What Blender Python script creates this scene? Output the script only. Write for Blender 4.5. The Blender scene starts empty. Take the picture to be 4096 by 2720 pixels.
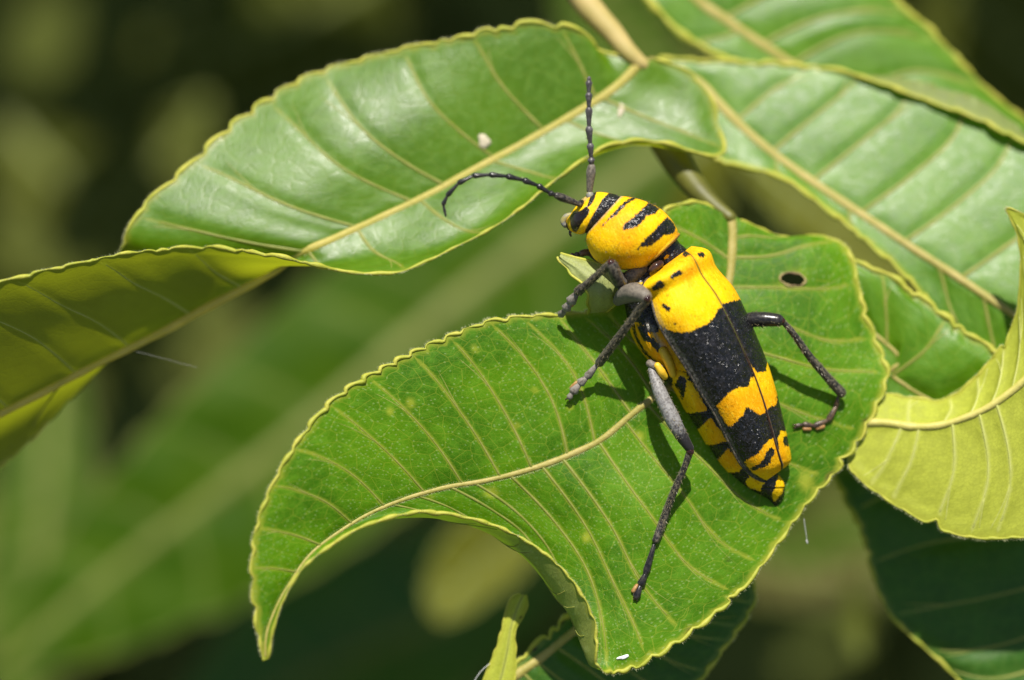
import bpy, math, random
import numpy as np
from mathutils import Vector, Matrix
from mathutils.bvhtree import BVHTree

random.seed(7)
rng = np.random.default_rng(7)
sc = bpy.context.scene
COL = sc.collection

# ------------------------------------------------------------------ camera, sky, sun, exposure
# One unit is one centimetre.  A 100 mm macro lens 17 cm from the beetle, looking down 35 degrees.
S = 0.0015                 # centimetres per photograph pixel in the plane of the beetle
D = 17.0
PITCH = math.radians(35)
CR = np.array([1.0, 0, 0])
CF = np.array([0, math.cos(PITCH), -math.sin(PITCH)])
CU = np.array([0, math.sin(PITCH), math.cos(PITCH)])
CAM = -CF * D + np.array([0, 0, 0.0])
FOCUS_Z = 120
APERTURE = 540             # entrance pupil in the same pixels (6.5 mm)

cam_d = bpy.data.cameras.new('camera')
cam = bpy.data.objects.new('camera', cam_d)
COL.objects.link(cam)
cam.location = CAM
cam.rotation_euler = (math.pi / 2 - PITCH, 0, 0)
cam_d.sensor_width = 36.0
cam_d.lens = 36.0 * D / (4096 * S)
cam_d.clip_start = 0.1
cam_d.clip_end = 5000
cam_d.dof.use_dof = True
cam_d.dof.focus_distance = D - FOCUS_Z * S
cam_d.dof.aperture_fstop = cam_d.lens * 1e-3 / (APERTURE * S)
cam_d.dof.aperture_blades = 9
sc.camera = cam

SUN = np.array([0.02, 0.77, 0.64])            # to the sun: right, up, towards the camera
SUN = SUN / np.linalg.norm(SUN)
SW = SUN[0] * CR + SUN[1] * CU - SUN[2] * CF
el = math.asin(SW[2])
az = math.atan2(SW[0], SW[1])
world = bpy.data.worlds.new('World')
sc.world = world
world.use_nodes = True
wn = world.node_tree
bg = wn.nodes['Background']
sky = wn.nodes.new('ShaderNodeTexSky')
sky.sky_type = 'NISHITA'
sky.sun_disc = False
sky.sun_elevation = el
sky.sun_rotation = az
wn.links.new(sky.outputs[0], bg.inputs[0])
bg.inputs[1].default_value = 0.07
sun_d = bpy.data.lights.new('sun', 'SUN')
sun_d.energy = 5.0
sun_d.angle = math.radians(0.6)
sun_d.color = (1.0, 0.95, 0.86)
sun = bpy.data.objects.new('sun', sun_d)
COL.objects.link(sun)
sun.rotation_euler = Vector(SW).to_track_quat('Z', 'Y').to_euler()
sun.location = Vector(SW) * 40
sc.view_settings.view_transform = 'Standard'
sc.view_settings.look = 'None'
sc.view_settings.exposure = 0.5
sc.view_settings.gamma = 1.0
sc.view_settings.use_curve_mapping = False
sc.render.engine = 'CYCLES'
sc.cycles.use_denoising = True
sc.cycles.max_bounces = 5
sc.cycles.diffuse_bounces = 3
sc.cycles.glossy_bounces = 2
sc.cycles.transmission_bounces = 3
sc.cycles.transparent_max_bounces = 8
sc.cycles.sample_clamp_indirect = 4.0


# ------------------------------------------------------------------ geometry helpers
def world_of(p):
    """(n,3) points: photograph pixels right, pixels down, pixels of depth towards the camera -> centimetres."""
    p = np.asarray(p, float).reshape(-1, 3)
    d = D - p[:, 2] * S
    k = S * d / D
    return (CAM + ((p[:, 0] - 2048) * k)[:, None] * CR - ((p[:, 1] - 1360) * k)[:, None] * CU + d[:, None] * CF)


def link_mesh(name, verts, faces, mat, parent=None, smooth=True, attrs=None, uv=None, px=True):
    v = world_of(verts) if px else np.asarray(verts, float)
    me = bpy.data.meshes.new(name)
    if isinstance(faces, np.ndarray) and faces.ndim == 2:
        nf, k = faces.shape
        me.vertices.add(len(v))
        me.vertices.foreach_set('co', v.astype(np.float32).ravel())
        me.loops.add(nf * k)
        me.loops.foreach_set('vertex_index', faces.astype(np.int32).ravel())
        me.polygons.add(nf)
        me.polygons.foreach_set('loop_start', np.arange(0, nf * k, k, dtype=np.int32))
        me.update(calc_edges=True)
        me.validate()
    else:
        me.from_pydata([tuple(a) for a in v], [], [tuple(f) for f in faces])
        me.update()
    if smooth:
        me.polygons.foreach_set('use_smooth', np.ones(len(me.polygons), bool))
    for k_, a in (attrs or {}).items():
        at = me.attributes.new(k_, 'FLOAT', 'POINT')
        at.data.foreach_set('value', np.asarray(a, np.float32).ravel())
    if uv is not None:
        at = me.attributes.new('coord', 'FLOAT_VECTOR', 'POINT')
        u3 = np.zeros((len(v), 3), np.float32)
        u3[:, :uv.shape[1]] = uv
        at.data.foreach_set('vector', u3.ravel())
    if mat is not None:
        me.materials.append(mat)
    o = bpy.data.objects.new(name, me)
    COL.objects.link(o)
    if parent is not None:
        o.parent = parent
        o.matrix_parent_inverse = parent.matrix_world.inverted()
    return o


def empty(name, p):
    o = bpy.data.objects.new(name, None)
    COL.objects.link(o)
    loc = world_of([p])[0]
    o.location = loc
    o.matrix_world = Matrix.Translation(Vector(loc))
    o.empty_display_size = 0.1
    return o


def tag(o, label, cat, group=None, kind=None):
    if label:
        o['label'] = label
    if cat:
        o['category'] = cat
    if group:
        o['group'] = group
    if kind:
        o['kind'] = kind
    return o


def hermite(t, P, tq):
    """Smooth interpolation of P (n,...) given at t (n) in tq."""
    t = np.asarray(t, float)
    P = np.asarray(P, float)
    n = len(t)
    if n == 2:
        w = ((tq - t[0]) / (t[1] - t[0])).reshape((-1,) + (1,) * (P.ndim - 1))
        return P[0] * (1 - w) + P[1] * w
    sh = (-1,) + (1,) * (P.ndim - 1)
    h = np.diff(t).reshape(sh)
    dl = np.diff(P, axis=0) / h
    m = np.empty_like(P)
    m[1:-1] = (dl[:-1] * h[1:] + dl[1:] * h[:-1]) / (h[:-1] + h[1:])
    m[0] = dl[0] * 1.5 - m[1] * 0.5
    m[-1] = dl[-1] * 1.5 - m[-2] * 0.5
    i = np.clip(np.searchsorted(t, tq, side='right') - 1, 0, n - 2)
    hh = (t[i + 1] - t[i])
    s = ((tq - t[i]) / hh).reshape(sh)
    hh = hh.reshape(sh)
    return ((2 * s ** 3 - 3 * s ** 2 + 1) * P[i] + (s ** 3 - 2 * s ** 2 + s) * hh * m[i]
            + (-2 * s ** 3 + 3 * s ** 2) * P[i + 1] + (s ** 3 - s ** 2) * hh * m[i + 1])


def chord(P):
    P = np.asarray(P, float)
    return np.concatenate([[0], np.cumsum(np.maximum(np.linalg.norm(np.diff(P, axis=0), axis=1), 1e-6))])


def spline(P, n=None, at=None):
    P = np.asarray(P, float)
    t = chord(P)
    tq = np.linspace(0, t[-1], n) if at is None else np.asarray(at) * t[-1]
    return hermite(t, P, tq)


def grid_faces(nu, nv, closed=False, flip=False):
    i, j = np.meshgrid(np.arange(nu - 1), np.arange(nv if closed else nv - 1), indexing='ij')
    j2 = (j + 1) % nv
    f = np.stack([i * nv + j, i * nv + j2, (i + 1) * nv + j2, (i + 1) * nv + j], -1).reshape(-1, 4)
    return f[:, ::-1].copy() if flip else f


def tube_geo(P, R, ns=8, flat=1.0, up=None, tip=True):
    """Tapered tube along P with radii R, rounded ends. Returns verts, quads (n,4), ring coordinate."""
    P = np.asarray(P, float)
    R = np.asarray(R, float)
    T = np.gradient(P, axis=0)
    T /= np.linalg.norm(T, axis=1)[:, None] + 1e-9
    if tip:
        r0, r1 = R[0], R[-1]
        P = np.vstack([P[0] - T[0] * r0 * .75, P[0] - T[0] * r0 * .5, P, P[-1] + T[-1] * r1 * .5, P[-1] + T[-1] * r1 * .75])
        R = np.concatenate([[r0 * .12, r0 * .72], R, [r1 * .72, r1 * .12]])
        T = np.vstack([T[0], T[0], T, T[-1], T[-1]])
    ref = np.array([0, 0, 1.0]) if up is None else np.asarray(up, float)
    A = np.cross(T, ref)
    bad = np.linalg.norm(A, axis=1) < 1e-3
    A[bad] = np.cross(T[bad], [0, 1.0, 0.1])
    A /= np.linalg.norm(A, axis=1)[:, None]
    B = np.cross(A, T)
    th = np.linspace(0, 2 * np.pi, ns, endpoint=False)
    V = (P[:, None] + R[:, None, None] * (np.cos(th)[None, :, None] * A[:, None] + flat * np.sin(th)[None, :, None] * B[:, None]))
    n = len(P)
    tt = np.repeat(np.linspace(0, 1, n), ns)
    return V.reshape(-1, 3), grid_faces(n, ns, closed=True, flip=True), tt


def tube(name, P, R, mat, parent=None, ns=8, flat=1.0, n=None, up=None, attrs=None):
    P = np.asarray(P, float)
    R = np.asarray(R, float)
    if n:
        t = chord(P)
        tq = np.linspace(0, t[-1], n)
        P2 = hermite(t, P, tq)
        R = np.interp(tq, t, np.broadcast_to(R, (len(t),)))
        P = P2
    else:
        R = np.broadcast_to(R, (len(P),))
    V, F, tt = tube_geo(P, R, ns, flat, up)
    return link_mesh(name, V, F, mat, parent, attrs={'along': tt})


def smooth01(x):
    x = np.clip(x, 0, 1)
    return x * x * (3 - 2 * x)


def wob(x, y, f, ph=0.0):
    return (np.sin(x * f + 1.3 * np.sin(y * f * .7 + ph) + ph) + np.sin(y * f * 1.13 + 1.7 * np.sin(x * f * .6 + 2 * ph) + 2.1 + ph)) * .5


# ------------------------------------------------------------------ node helper
class NT:
    def __init__(self, name):
        self.m = bpy.data.materials.new(name)
        self.m.use_nodes = True
        self.t = self.m.node_tree
        self.t.nodes.clear()
        self.out = self.t.nodes.new('ShaderNodeOutputMaterial')

    def n(self, typ, ins=None, **kw):
        nd = self.t.nodes.new('ShaderNode' + typ)
        for k, v in kw.items():
            setattr(nd, k, v)
        for k, v in (ins or {}).items():
            s = nd.inputs[k]
            if isinstance(v, bpy.types.NodeSocket):
                self.t.links.new(v, s)
            else:
                s.default_value = v
        return nd

    def attr(self, name, out='Fac'):
        return self.n('Attribute', attribute_name=name).outputs[out]

    def math(self, op, a, b=0.0, c=0.0, clamp=False):
        return self.n('Math', {0: a, 1: b, 2: c}, operation=op, use_clamp=clamp).outputs[0]

    def ramp(self, x, lo, hi, to0=0.0, to1=1.0):
        return self.n('MapRange', {0: x, 1: lo, 2: hi, 3: to0, 4: to1}, interpolation_type='SMOOTHSTEP').outputs[0]

    def mix(self, f, a, b, mode='MIX'):
        nd = self.n('Mix', data_type='RGBA', blend_type=mode)
        for i, v in ((0, f), (6, a), (7, b)):
            if isinstance(v, bpy.types.NodeSocket):
                self.t.links.new(v, nd.inputs[i])
            else:
                nd.inputs[i].default_value = v if i == 0 else (tuple(v) + (1,) if len(v) == 3 else v)
        return nd.outputs[2]

    def noise(self, vec, scale, detail=2, rough=.5, out=0, dim='3D'):
        return self.n('TexNoise', {'Vector': vec, 'Scale': scale, 'Detail': detail, 'Roughness': rough}, noise_dimensions=dim).outputs[out]

    def bump(self, h, strength, dist, normal=None):
        ins = {'Height': h, 'Strength': strength, 'Distance': dist}
        if normal is not None:
            ins['Normal'] = normal
        return self.n('Bump', ins).outputs[0]

    def done(self, shader):
        self.t.links.new(shader, self.out.inputs[0])
        return self.m


def c3(r, g, b):
    return (r, g, b, 1.0)


# ------------------------------------------------------------------ materials
def leaf_material(name, top1, top2, under, vein, glow, rough=.36, glow_fac=.34, speck=0.0, retic=.35, under_rough=.6, spec=.5, vein_under=None):
    T = NT(name)
    co = T.attr('coord', 'Vector')
    vd = T.attr('vein')
    ed = T.attr('edge')
    back = T.n('NewGeometry').outputs['Backfacing']
    big = T.noise(co, .35, 2, .6, dim='2D')
    mid = T.noise(co, 2.6, 2, .6, dim='2D')
    col = T.mix(T.ramp(big, .3, .7), top1, top2)
    col = T.mix(T.math('MULTIPLY', T.ramp(mid, .35, .75), .35), col, tuple(a * 1.35 + .01 for a in top2))
    # net of the smallest veins
    vor = T.n('TexVoronoi', {'Vector': co, 'Scale': 6.0, 'Randomness': 1.0}, feature='DISTANCE_TO_EDGE', voronoi_dimensions='2D').outputs['Distance']
    net = T.ramp(vor, 0.0, .09, 1.0, 0.0)
    vor2 = T.n('TexVoronoi', {'Vector': co, 'Scale': 1.7, 'Randomness': 1.0}, feature='DISTANCE_TO_EDGE', voronoi_dimensions='2D').outputs['Distance']
    net2 = T.ramp(vor2, 0.0, .035, 1.0, 0.0)
    halo = T.ramp(T.math('ADD', vd, T.math('MULTIPLY', T.math('SUBTRACT', mid, .5), 10.0)), 0.0, 15.0, 1.0, 0.0)
    col = T.mix(T.math('MULTIPLY', net, retic * .3), col, vein)
    col = T.mix(T.math('MULTIPLY', net2, retic * .6), col, vein)
    col = T.mix(T.math('MULTIPLY', halo, .5), col, vein)
    edgef = T.ramp(T.math('ADD', ed, T.math('MULTIPLY', T.math('SUBTRACT', mid, .5), 30.0)), 2.0, 34.0, 1.0, 0.0)
    col = T.mix(T.math('MULTIPLY', edgef, .6), col, vein)
    spot = T.attr('spot')
    col = T.mix(T.math('MULTIPLY', spot, .6), col, (.50, .50, .05))
    und = T.mix(T.ramp(mid, .3, .7), tuple(a * .85 for a in under), under)
    vu = vein_under or tuple(min(1, a * 1.25 + .05) for a in under)
    und = T.mix(T.math('MULTIPLY', net, .6), und, tuple(a * .55 for a in under))
    und = T.mix(T.math('MULTIPLY', halo, .6), und, vu)
    und = T.mix(T.math('MULTIPLY', edgef, .5), und, vein)
    base = T.mix(back, col, und)
    if speck > 0:
        sp = T.n('TexVoronoi', {'Vector': co, 'Scale': 6.4, 'Randomness': 1.0}, voronoi_dimensions='2D')
        dot = T.ramp(sp.outputs['Distance'], .12, .30, 1.0, 0.0)
        pick = T.n('SeparateColor', {0: sp.outputs['Color']}).outputs[0]
        dens = T.math('ADD', T.ramp(big, .3, .7, -.15, .25), speck)
        pick = T.math('LESS_THAN', pick, dens)
        base = T.mix(T.math('MULTIPLY', T.math('MULTIPLY', dot, pick), .30), base, (.40, .50, .20))
    scar = T.attr('scar')
    base = T.mix(scar, base, (.035, .018, .012))
    fine = T.noise(co, 34.0, 1, .6, dim='2D')
    h = T.math('ADD', T.math('MULTIPLY', T.ramp(vor, 0, .3), .5), T.math('MULTIPLY', fine, 1.5))
    h = T.math('ADD', h, T.math('MULTIPLY', T.ramp(vor2, 0, .12), .9))
    nrm = T.bump(h, .13, .006)
    rgh = T.math('ADD', T.ramp(mid, .3, .7, rough - .05, rough + .07), T.math('MULTIPLY', back, under_rough - rough))
    p = T.n('BsdfPrincipled', {'Base Color': base, 'Roughness': rgh, 'Normal': nrm, 'Specular IOR Level': spec})
    gl = T.mix(T.math('MULTIPLY', halo, .6), glow, tuple(a * 1.2 for a in glow))
    gl = T.mix(T.math('MULTIPLY', T.ramp(big, .3, .7), .35), gl, tuple(a * .6 for a in glow))
    gl = T.mix(scar, gl, (.02, .01, .005))
    tr = T.n('BsdfTranslucent', {'Color': gl, 'Normal': nrm})
    mx = T.n('MixShader', {0: glow_fac, 1: p.outputs[0], 2: tr.outputs[0]})
    return T.done(mx.outputs[0])


def far_material(name, c1, c2, under, glow, rough=.5, glow_fac=.25):
    T = NT(name)
    co = T.attr('coord', 'Vector')
    back = T.n('NewGeometry').outputs['Backfacing']
    col = T.mix(T.ramp(T.noise(co, .5, 2, .6, dim='2D'), .3, .7), c1, c2)
    halo = T.ramp(T.attr('vein'), 6.0, 50.0, .35, 0.0)
    col = T.mix(halo, T.mix(back, col, under), tuple(a * 2 + .03 for a in c2))
    p = T.n('BsdfPrincipled', {'Base Color': col, 'Roughness': rough, 'Specular IOR Level': .06})
    tr = T.n('BsdfTranslucent', {'Color': c3(*glow)})
    return T.done(T.n('MixShader', {0: glow_fac, 1: p.outputs[0], 2: tr.outputs[0]}).outputs[0])


def plain_material(name, col, col2=None, rough=.5, spec=.5, scale=8.0, bump=.2, dist=.01, glow=None, glow_fac=.25):
    T = NT(name)
    co = T.n('NewGeometry').outputs['Position']
    nz = T.noise(co, scale, 3, .6)
    c = T.mix(T.ramp(nz, .35, .65), col, col2 or tuple(a * .7 for a in col))
    nrm = T.bump(T.noise(co, scale * 5, 2, .6), bump, dist)
    p = T.n('BsdfPrincipled', {'Base Color': c, 'Roughness': rough, 'Specular IOR Level': spec, 'Normal': nrm})
    if glow:
        tr = T.n('BsdfTranslucent', {'Color': c3(*glow)})
        return T.done(T.n('MixShader', {0: glow_fac, 1: p.outputs[0], 2: tr.outputs[0]}).outputs[0])
    return T.done(p.outputs[0])


VEIN = (.42, .42, .045)
LEAF_TOP = leaf_material('leaf_glossy_top', (.058, .165, .002), (.088, .215, .002), (.20, .25, .055), VEIN, (.24, .44, .003), rough=.38, glow_fac=.25, retic=.3, spec=.45)
LEAF_NEAR = leaf_material('leaf_downy_top', (.036, .130, .001), (.086, .222, .001), (.30, .33, .08), VEIN, (.26, .46, .003), rough=.48, glow_fac=.28, speck=.26, retic=.5, spec=.18)
LEAF_UNDER = leaf_material('leaf_pale_underside', (.06, .16, .006), (.085, .2, .006), (.44, .48, .05), VEIN, (.40, .48, .01), rough=.5, glow_fac=.24, retic=.5, vein_under=(.58, .60, .16), spec=.25)
LEAF_FLAP = leaf_material('leaf_flap', (.06, .16, .010), (.085, .2, .012), (.36, .40, .13), VEIN, (.36, .46, .04), rough=.5, glow_fac=.25, retic=.3, speck=.25)
LEAF_TWIST = leaf_material('leaf_twisted', (.066, .185, .002), (.098, .240, .002), (.21, .215, .014), VEIN, (.50, .56, .012), rough=.35, glow_fac=.46, spec=.7, retic=.3, vein_under=(.42, .42, .08))
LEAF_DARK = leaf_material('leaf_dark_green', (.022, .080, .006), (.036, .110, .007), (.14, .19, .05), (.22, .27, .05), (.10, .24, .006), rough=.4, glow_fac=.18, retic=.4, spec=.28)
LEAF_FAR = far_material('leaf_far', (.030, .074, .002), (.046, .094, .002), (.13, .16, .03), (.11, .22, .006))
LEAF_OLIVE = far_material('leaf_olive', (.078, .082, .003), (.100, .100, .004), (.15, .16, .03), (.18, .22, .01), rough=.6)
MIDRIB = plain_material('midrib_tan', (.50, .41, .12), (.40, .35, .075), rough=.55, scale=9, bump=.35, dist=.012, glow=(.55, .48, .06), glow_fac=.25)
LEAF_OLIVE_SHADE = far_material('leaf_olive_shade', (.038, .050, .003), (.060, .064, .004), (.07, .08, .015), (.09, .12, .006), rough=.65)  # darker copy of the olive leaf, background shade put into its colour
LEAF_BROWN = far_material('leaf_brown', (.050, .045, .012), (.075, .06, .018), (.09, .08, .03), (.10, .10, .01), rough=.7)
MARGIN_FAR = plain_material('margin_far', (.11, .13, .012), (.09, .11, .01), rough=.7, scale=4)
MIDRIB_FAR = plain_material('midrib_far', (.125, .145, .012), (.105, .125, .010), rough=.6, scale=4)
SIDEVEIN_PALE = plain_material('side_vein_pale', (.58, .60, .17), (.50, .53, .12), rough=.5, scale=12, bump=.2, glow=(.6, .62, .1))
RIB_PALE = plain_material('midrib_pale', (.62, .54, .15), (.52, .48, .10), rough=.55, scale=9, bump=.3, dist=.012, glow=(.6, .5, .1), glow_fac=.15)
SIDEVEIN = plain_material('side_vein_green', (.40, .41, .10), (.30, .34, .06), rough=.5, scale=12, bump=.2, glow=(.5, .52, .05), glow_fac=.45)
MARGIN = plain_material('margin_yellow', (.50, .48, .06), (.38, .41, .035), rough=.6, scale=10, bump=.4, dist=.01, glow=(.5, .48, .04), glow_fac=.2)
SCARRIM = plain_material('hole_rim_brown', (.34, .28, .10), (.14, .09, .04), rough=.7, scale=16)
FUZZ = plain_material('fuzz_pale', (.70, .70, .38), rough=.6, bump=0, glow=(.8, .8, .4), glow_fac=.5)
STEM = plain_material('stem_tan', (.46, .35, .12), (.36, .29, .08), rough=.6, scale=3, bump=.3)
STEM_OLIVE = plain_material('stem_olive', (.12, .12, .014), (.085, .085, .009), rough=.5, scale=3)


# ------------------------------------------------------------------ the leaf builder
def blob_attr(G, spots):
    a = np.zeros(G.shape[:2])
    for (x, y, r, s) in spots:
        d = np.hypot(G[..., 0] - x, G[..., 1] - y) / r
        ang = np.arctan2(G[..., 1] - y, G[..., 0] - x)
        d = d * (1 + .12 * np.sin(2 * ang + x) + .06 * np.sin(5 * ang + y))
        a = np.maximum(a, s * smooth01(1.15 - d))
    return a


def make_leaf(name, label, stations, mat, base=None, nu=200, nv=44, amp=9.0, period=105.0, quilt=7.0, quilt_w=34.0, rib=(20, 5), rib_mat=None,
              vein_r=(6.5, 2.6), veins=None, under=False, spots=(), scars=(), holes=(), margin_r=9.0, fuzz=0, group='leaves of the shrub',
              extra_veins=True, nicks=4, vein_flip=None, vein_mat=None, margin_mat=None, margin=True, ref_station=None, wave=6.0, rib_from=0.0, vein_to=.93, cat='leaf'):
    """stations: (midrib point, points from the midrib to one margin, points from the midrib to the other margin)."""
    ns = len(stations)
    M = np.array([s[0] for s in stations], float)
    vv = np.concatenate([np.linspace(0, .82, nv - 12, endpoint=False), np.linspace(.82, 1, 12)])
    H = []
    for side in (1, 2):
        H.append(np.array([spline([s[0]] + list(s[side]), at=vv) for s in stations]))
    ts = chord(M)
    ts = np.maximum.accumulate(ts + np.arange(ns) * 1e-3)
    # spread the rows evenly over the margins too
    tt = .4 * ts / ts[-1] + .3 * chord(H[0][:, -1]) / chord(H[0][:, -1])[-1] + .3 * chord(H[1][:, -1]) / chord(H[1][:, -1])[-1]
    tq = np.linspace(0, tt[-1], nu)
    sides = [hermite(tt, h, tq) for h in H]
    G = np.concatenate([sides[0][:, :0:-1], sides[1]], axis=1)        # nu, 2nv-1, 3
    nV = G.shape[1]
    c = nv - 1
    vabs = np.concatenate([vv[:0:-1], vv])
    sgn = np.concatenate([-np.ones(nv - 1), np.ones(nv)])
    uL = chord(G[:, c])
    # lengths
    vlen = np.zeros((nu, nV))
    seg = np.linalg.norm(np.diff(G, axis=1), axis=2)
    vlen[:, c + 1:] = np.cumsum(seg[:, c:], axis=1)
    vlen[:, :c] = np.cumsum(seg[:, :c][:, ::-1], axis=1)[:, ::-1]
    edge = np.where(sgn[None] > 0, vlen[:, -1:] - vlen, vlen[:, :1] - vlen)
    # teeth along both margins
    ramp_w = smooth01((vabs - .80) / .20)
    for sd, e, i2 in ((0, 0, 4), (1, -1, -5)):
        out = G[:, e] - G[:, i2]
        out /= np.linalg.norm(out, axis=1)[:, None] + 1e-6
        s = chord(G[:, e])
        per = period * (1 + .18 * np.sin(s / 317.0 + sd) + .12 * np.sin(s / 143.0))
        ph = np.cumsum(np.concatenate([[0], np.diff(s)]) / per)
        fr = ph % 1.0
        tooth = np.where(fr < .86, np.sin(fr / .86 * np.pi * .62), np.sin(.62 * np.pi) * (1 - (fr - .86) / .14)) - .5
        am = amp * (1 + .4 * np.sin(s / 211.0 + 2 * sd))
        ends = smooth01(np.minimum(s, s[-1] - s) / 200)
        nick = np.zeros(len(s))
        for _ in range(nicks):
            s0 = random.uniform(.12, .88) * s[-1]
            nick += random.uniform(10, 24) * np.exp(-((s - s0) / random.uniform(9, 20)) ** 2)
        m = (sgn > 0) if sd else (sgn <= 0)
        G[:, m] += (out * (tooth * am * ends - nick)[:, None])[:, None] * ramp_w[m][None, :, None]
    # normals in pixel space
    du = np.gradient(G, axis=0)
    dv = np.gradient(G, axis=1)
    Nn = np.cross(du, dv)
    Nn /= np.linalg.norm(Nn, axis=2)[..., None] + 1e-9
    r_ = int((ref_station / (ns - 1) if ref_station is not None else .5) * (nu - 1))
    r_ = int(np.argmin(abs(tq - tt[ref_station]))) if ref_station is not None else nu // 2
    facing = Nn[r_, c + nv // 3 if not under else c + nv // 3, 2]
    # a positive depth normal looks at the camera; the upper side looks away where the underside shows
    flip = (facing < 0) != under
    if flip:
        Nn = -Nn
    # side veins lie on the rows of the stations and between them
    if veins is None:
        veins = ([float(k) for k in range(1, ns - 1)],) * 2
    veins = tuple([k + random.uniform(-.16, .16) for k in ks] for ks in veins)
    vein = np.full((nu, nV), 1e3)
    tx = np.arange(ns)
    lines = []
    for sd, ks in ((0, veins[0]), (1, veins[1])):
        m = np.where(sgn > 0)[0] if sd else np.concatenate([np.where(sgn < 0)[0], [c]])
        for k in ks:
            t0 = np.interp(k, tx, tt)
            dt = np.interp(min(k + .5, ns - 1), tx, tt) - t0
            bend = t0 + dt * (.45 * np.clip(vabs[m], 0, 1) ** 3 + .035 * vabs[m] * np.sin(9 * vabs[m] + 5 * k))
            d = np.abs(tq[:, None] - bend[None])
            sp = np.linalg.norm(np.gradient(G[:, m], axis=0), axis=2) / (tq[1] - tq[0])
            dd = d * sp
            tap = 1 + 6 * smooth01((vabs[m] - vein_to) / (1 - vein_to + 1e-6))
            vein[:, m] = np.minimum(vein[:, m], dd * tap[None])
            lines.append((sd, k, t0, dt))
    ribd = np.minimum(vlen, vein)
    q = quilt * (1 - np.exp(-(ribd / quilt_w) ** 2)) * (1 - ramp_w)[None] * smooth01(edge / 60)
    q = q + wave * wob(G[..., 0], G[..., 1], .011, len(name)) * smooth01(vlen / 120)
    G = G + Nn * q[..., None]
    root = empty(name, base if base is not None else G[0, c])
    if cat:
        tag(root, label, cat, group)
    spot = blob_attr(G, spots)
    scar = blob_attr(G, scars)
    faces = grid_faces(nu, nV)
    # winding: test in world space so that the upper side is the front
    Wd = world_of(G.reshape(-1, 3)).reshape(nu, nV, 3)
    jj = c + nv // 3
    nw = np.cross(Wd[min(r_ + 1, nu - 1), jj] - Wd[r_ - 1, jj], Wd[r_, jj + 1] - Wd[r_, jj - 1])
    look = np.dot(nw, CAM - Wd[r_, jj]) > 0          # du x dv looks at the camera
    # grid faces (i,j),(i,j+1),(i+1,j+1): normal is dv x du
    front = not look
    if front == under:
        faces = faces[:, ::-1].copy()
    rim_rings = []
    if holes:
        cx = G[..., 0].ravel()[faces].mean(1)
        cy = G[..., 1].ravel()[faces].mean(1)
        keep = np.ones(len(faces), bool)
        for (x, y, a, b, rot) in holes:
            ca, sa = math.cos(rot), math.sin(rot)
            X = (cx - x) * ca + (cy - y) * sa
            Y = -(cx - x) * sa + (cy - y) * ca
            keep &= (X / a) ** 2 + (Y / b) ** 2 > 1 + .1 * np.sin(3 * np.arctan2(Y, X) + 1)
            dd = np.hypot(G[..., 0] - x, G[..., 1] - y)
            # depth of the blade round the hole
            i0 = np.unravel_index(np.argmin(dd), dd.shape)
            th = np.linspace(0, 2 * np.pi, 25)
            ring = []
            for t in th:
                px = x + a * math.cos(t) * ca - b * math.sin(t) * sa
                py = y + a * math.cos(t) * sa + b * math.sin(t) * ca
                ii = np.unravel_index(np.argmin(np.hypot(G[..., 0] - px, G[..., 1] - py)), dd.shape)
                ring.append((px, py, G[ii][2] + 2))
            rim_rings.append(ring)
        faces = faces[keep]
    uvm = np.stack([np.broadcast_to((uL / 100)[:, None], (nu, nV)), vlen * sgn[None] / 100], -1).reshape(-1, 2) + rng.uniform(0, 40, 2)
    link_mesh('blade', G.reshape(-1, 3), faces, mat, root, attrs={'vein': ribd, 'edge': edge, 'spot': spot, 'scar': scar}, uv=uvm)
    for ring in rim_rings:
        tube('hole_rim', np.array(ring) + rng.normal(0, 1.6, (len(ring), 3)) * (np.arange(len(ring)) % 24 > 0)[:, None], 4.5 + 1.5 * np.sin(np.arange(len(ring)) * 1.1), SCARRIM, root, ns=6)
    up_sign = 1.0
    # midrib
    k0 = int(rib_from * nu)
    Pm = G[k0:, c][::3]
    R = np.linspace(rib[0], rib[1], len(Pm))
    R = R * (1 + .05 * np.sin(np.arange(len(Pm)) * .9) + .06 * np.sin(np.arange(len(Pm)) * .23))
    tube('midrib', Pm - Nn[k0:, c][::3] * (R * (.5 if not under else -.45))[:, None], R, rib_mat or MIDRIB, root, ns=10)
    # side veins
    forks = {}
    for (sd, k, t0, dt) in lines:
        m = np.arange(c, nV) if sd else np.arange(c, -1, -1)
        pts = []
        vmax = vein_to * random.uniform(.9, 1.03)
        for j in m[::3]:
            if vabs[j] > vmax:
                break
            t = min(max(t0 + dt * (.45 * vabs[j] ** 3 + .035 * vabs[j] * math.sin(9 * vabs[j] + 5 * k)), 0), tq[-1])
            f = np.interp(t, tq, np.arange(nu))
            i = min(int(f), nu - 2)
            w = f - i
            p = G[i, j] * (1 - w) + G[i + 1, j] * w
            nn = Nn[i, j]
            pts.append((p, nn))
        if len(pts) < 4:
            continue
        vs = random.uniform(.7, 1.1)
        rr = np.linspace(vein_r[0] * vs, vein_r[1] * vs * .8, len(pts)) * (1 + .12 * np.sin(np.arange(len(pts)) * 1.3 + k))
        sk = -.32 if not under else .2
        if vein_flip is not None and k > vein_flip and sd == 1:
            sk = -.4
            rr = rr * .4
        pts = np.array([p + nn * sk * r for (p, nn), r in zip(pts, rr)])
        tube('side_vein', pts, rr, SIDEVEIN_PALE if (vein_flip is not None and k > vein_flip and sd == 1) else (vein_mat or SIDEVEIN), root, ns=6)
        forks[(sd, k)] = pts
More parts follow.
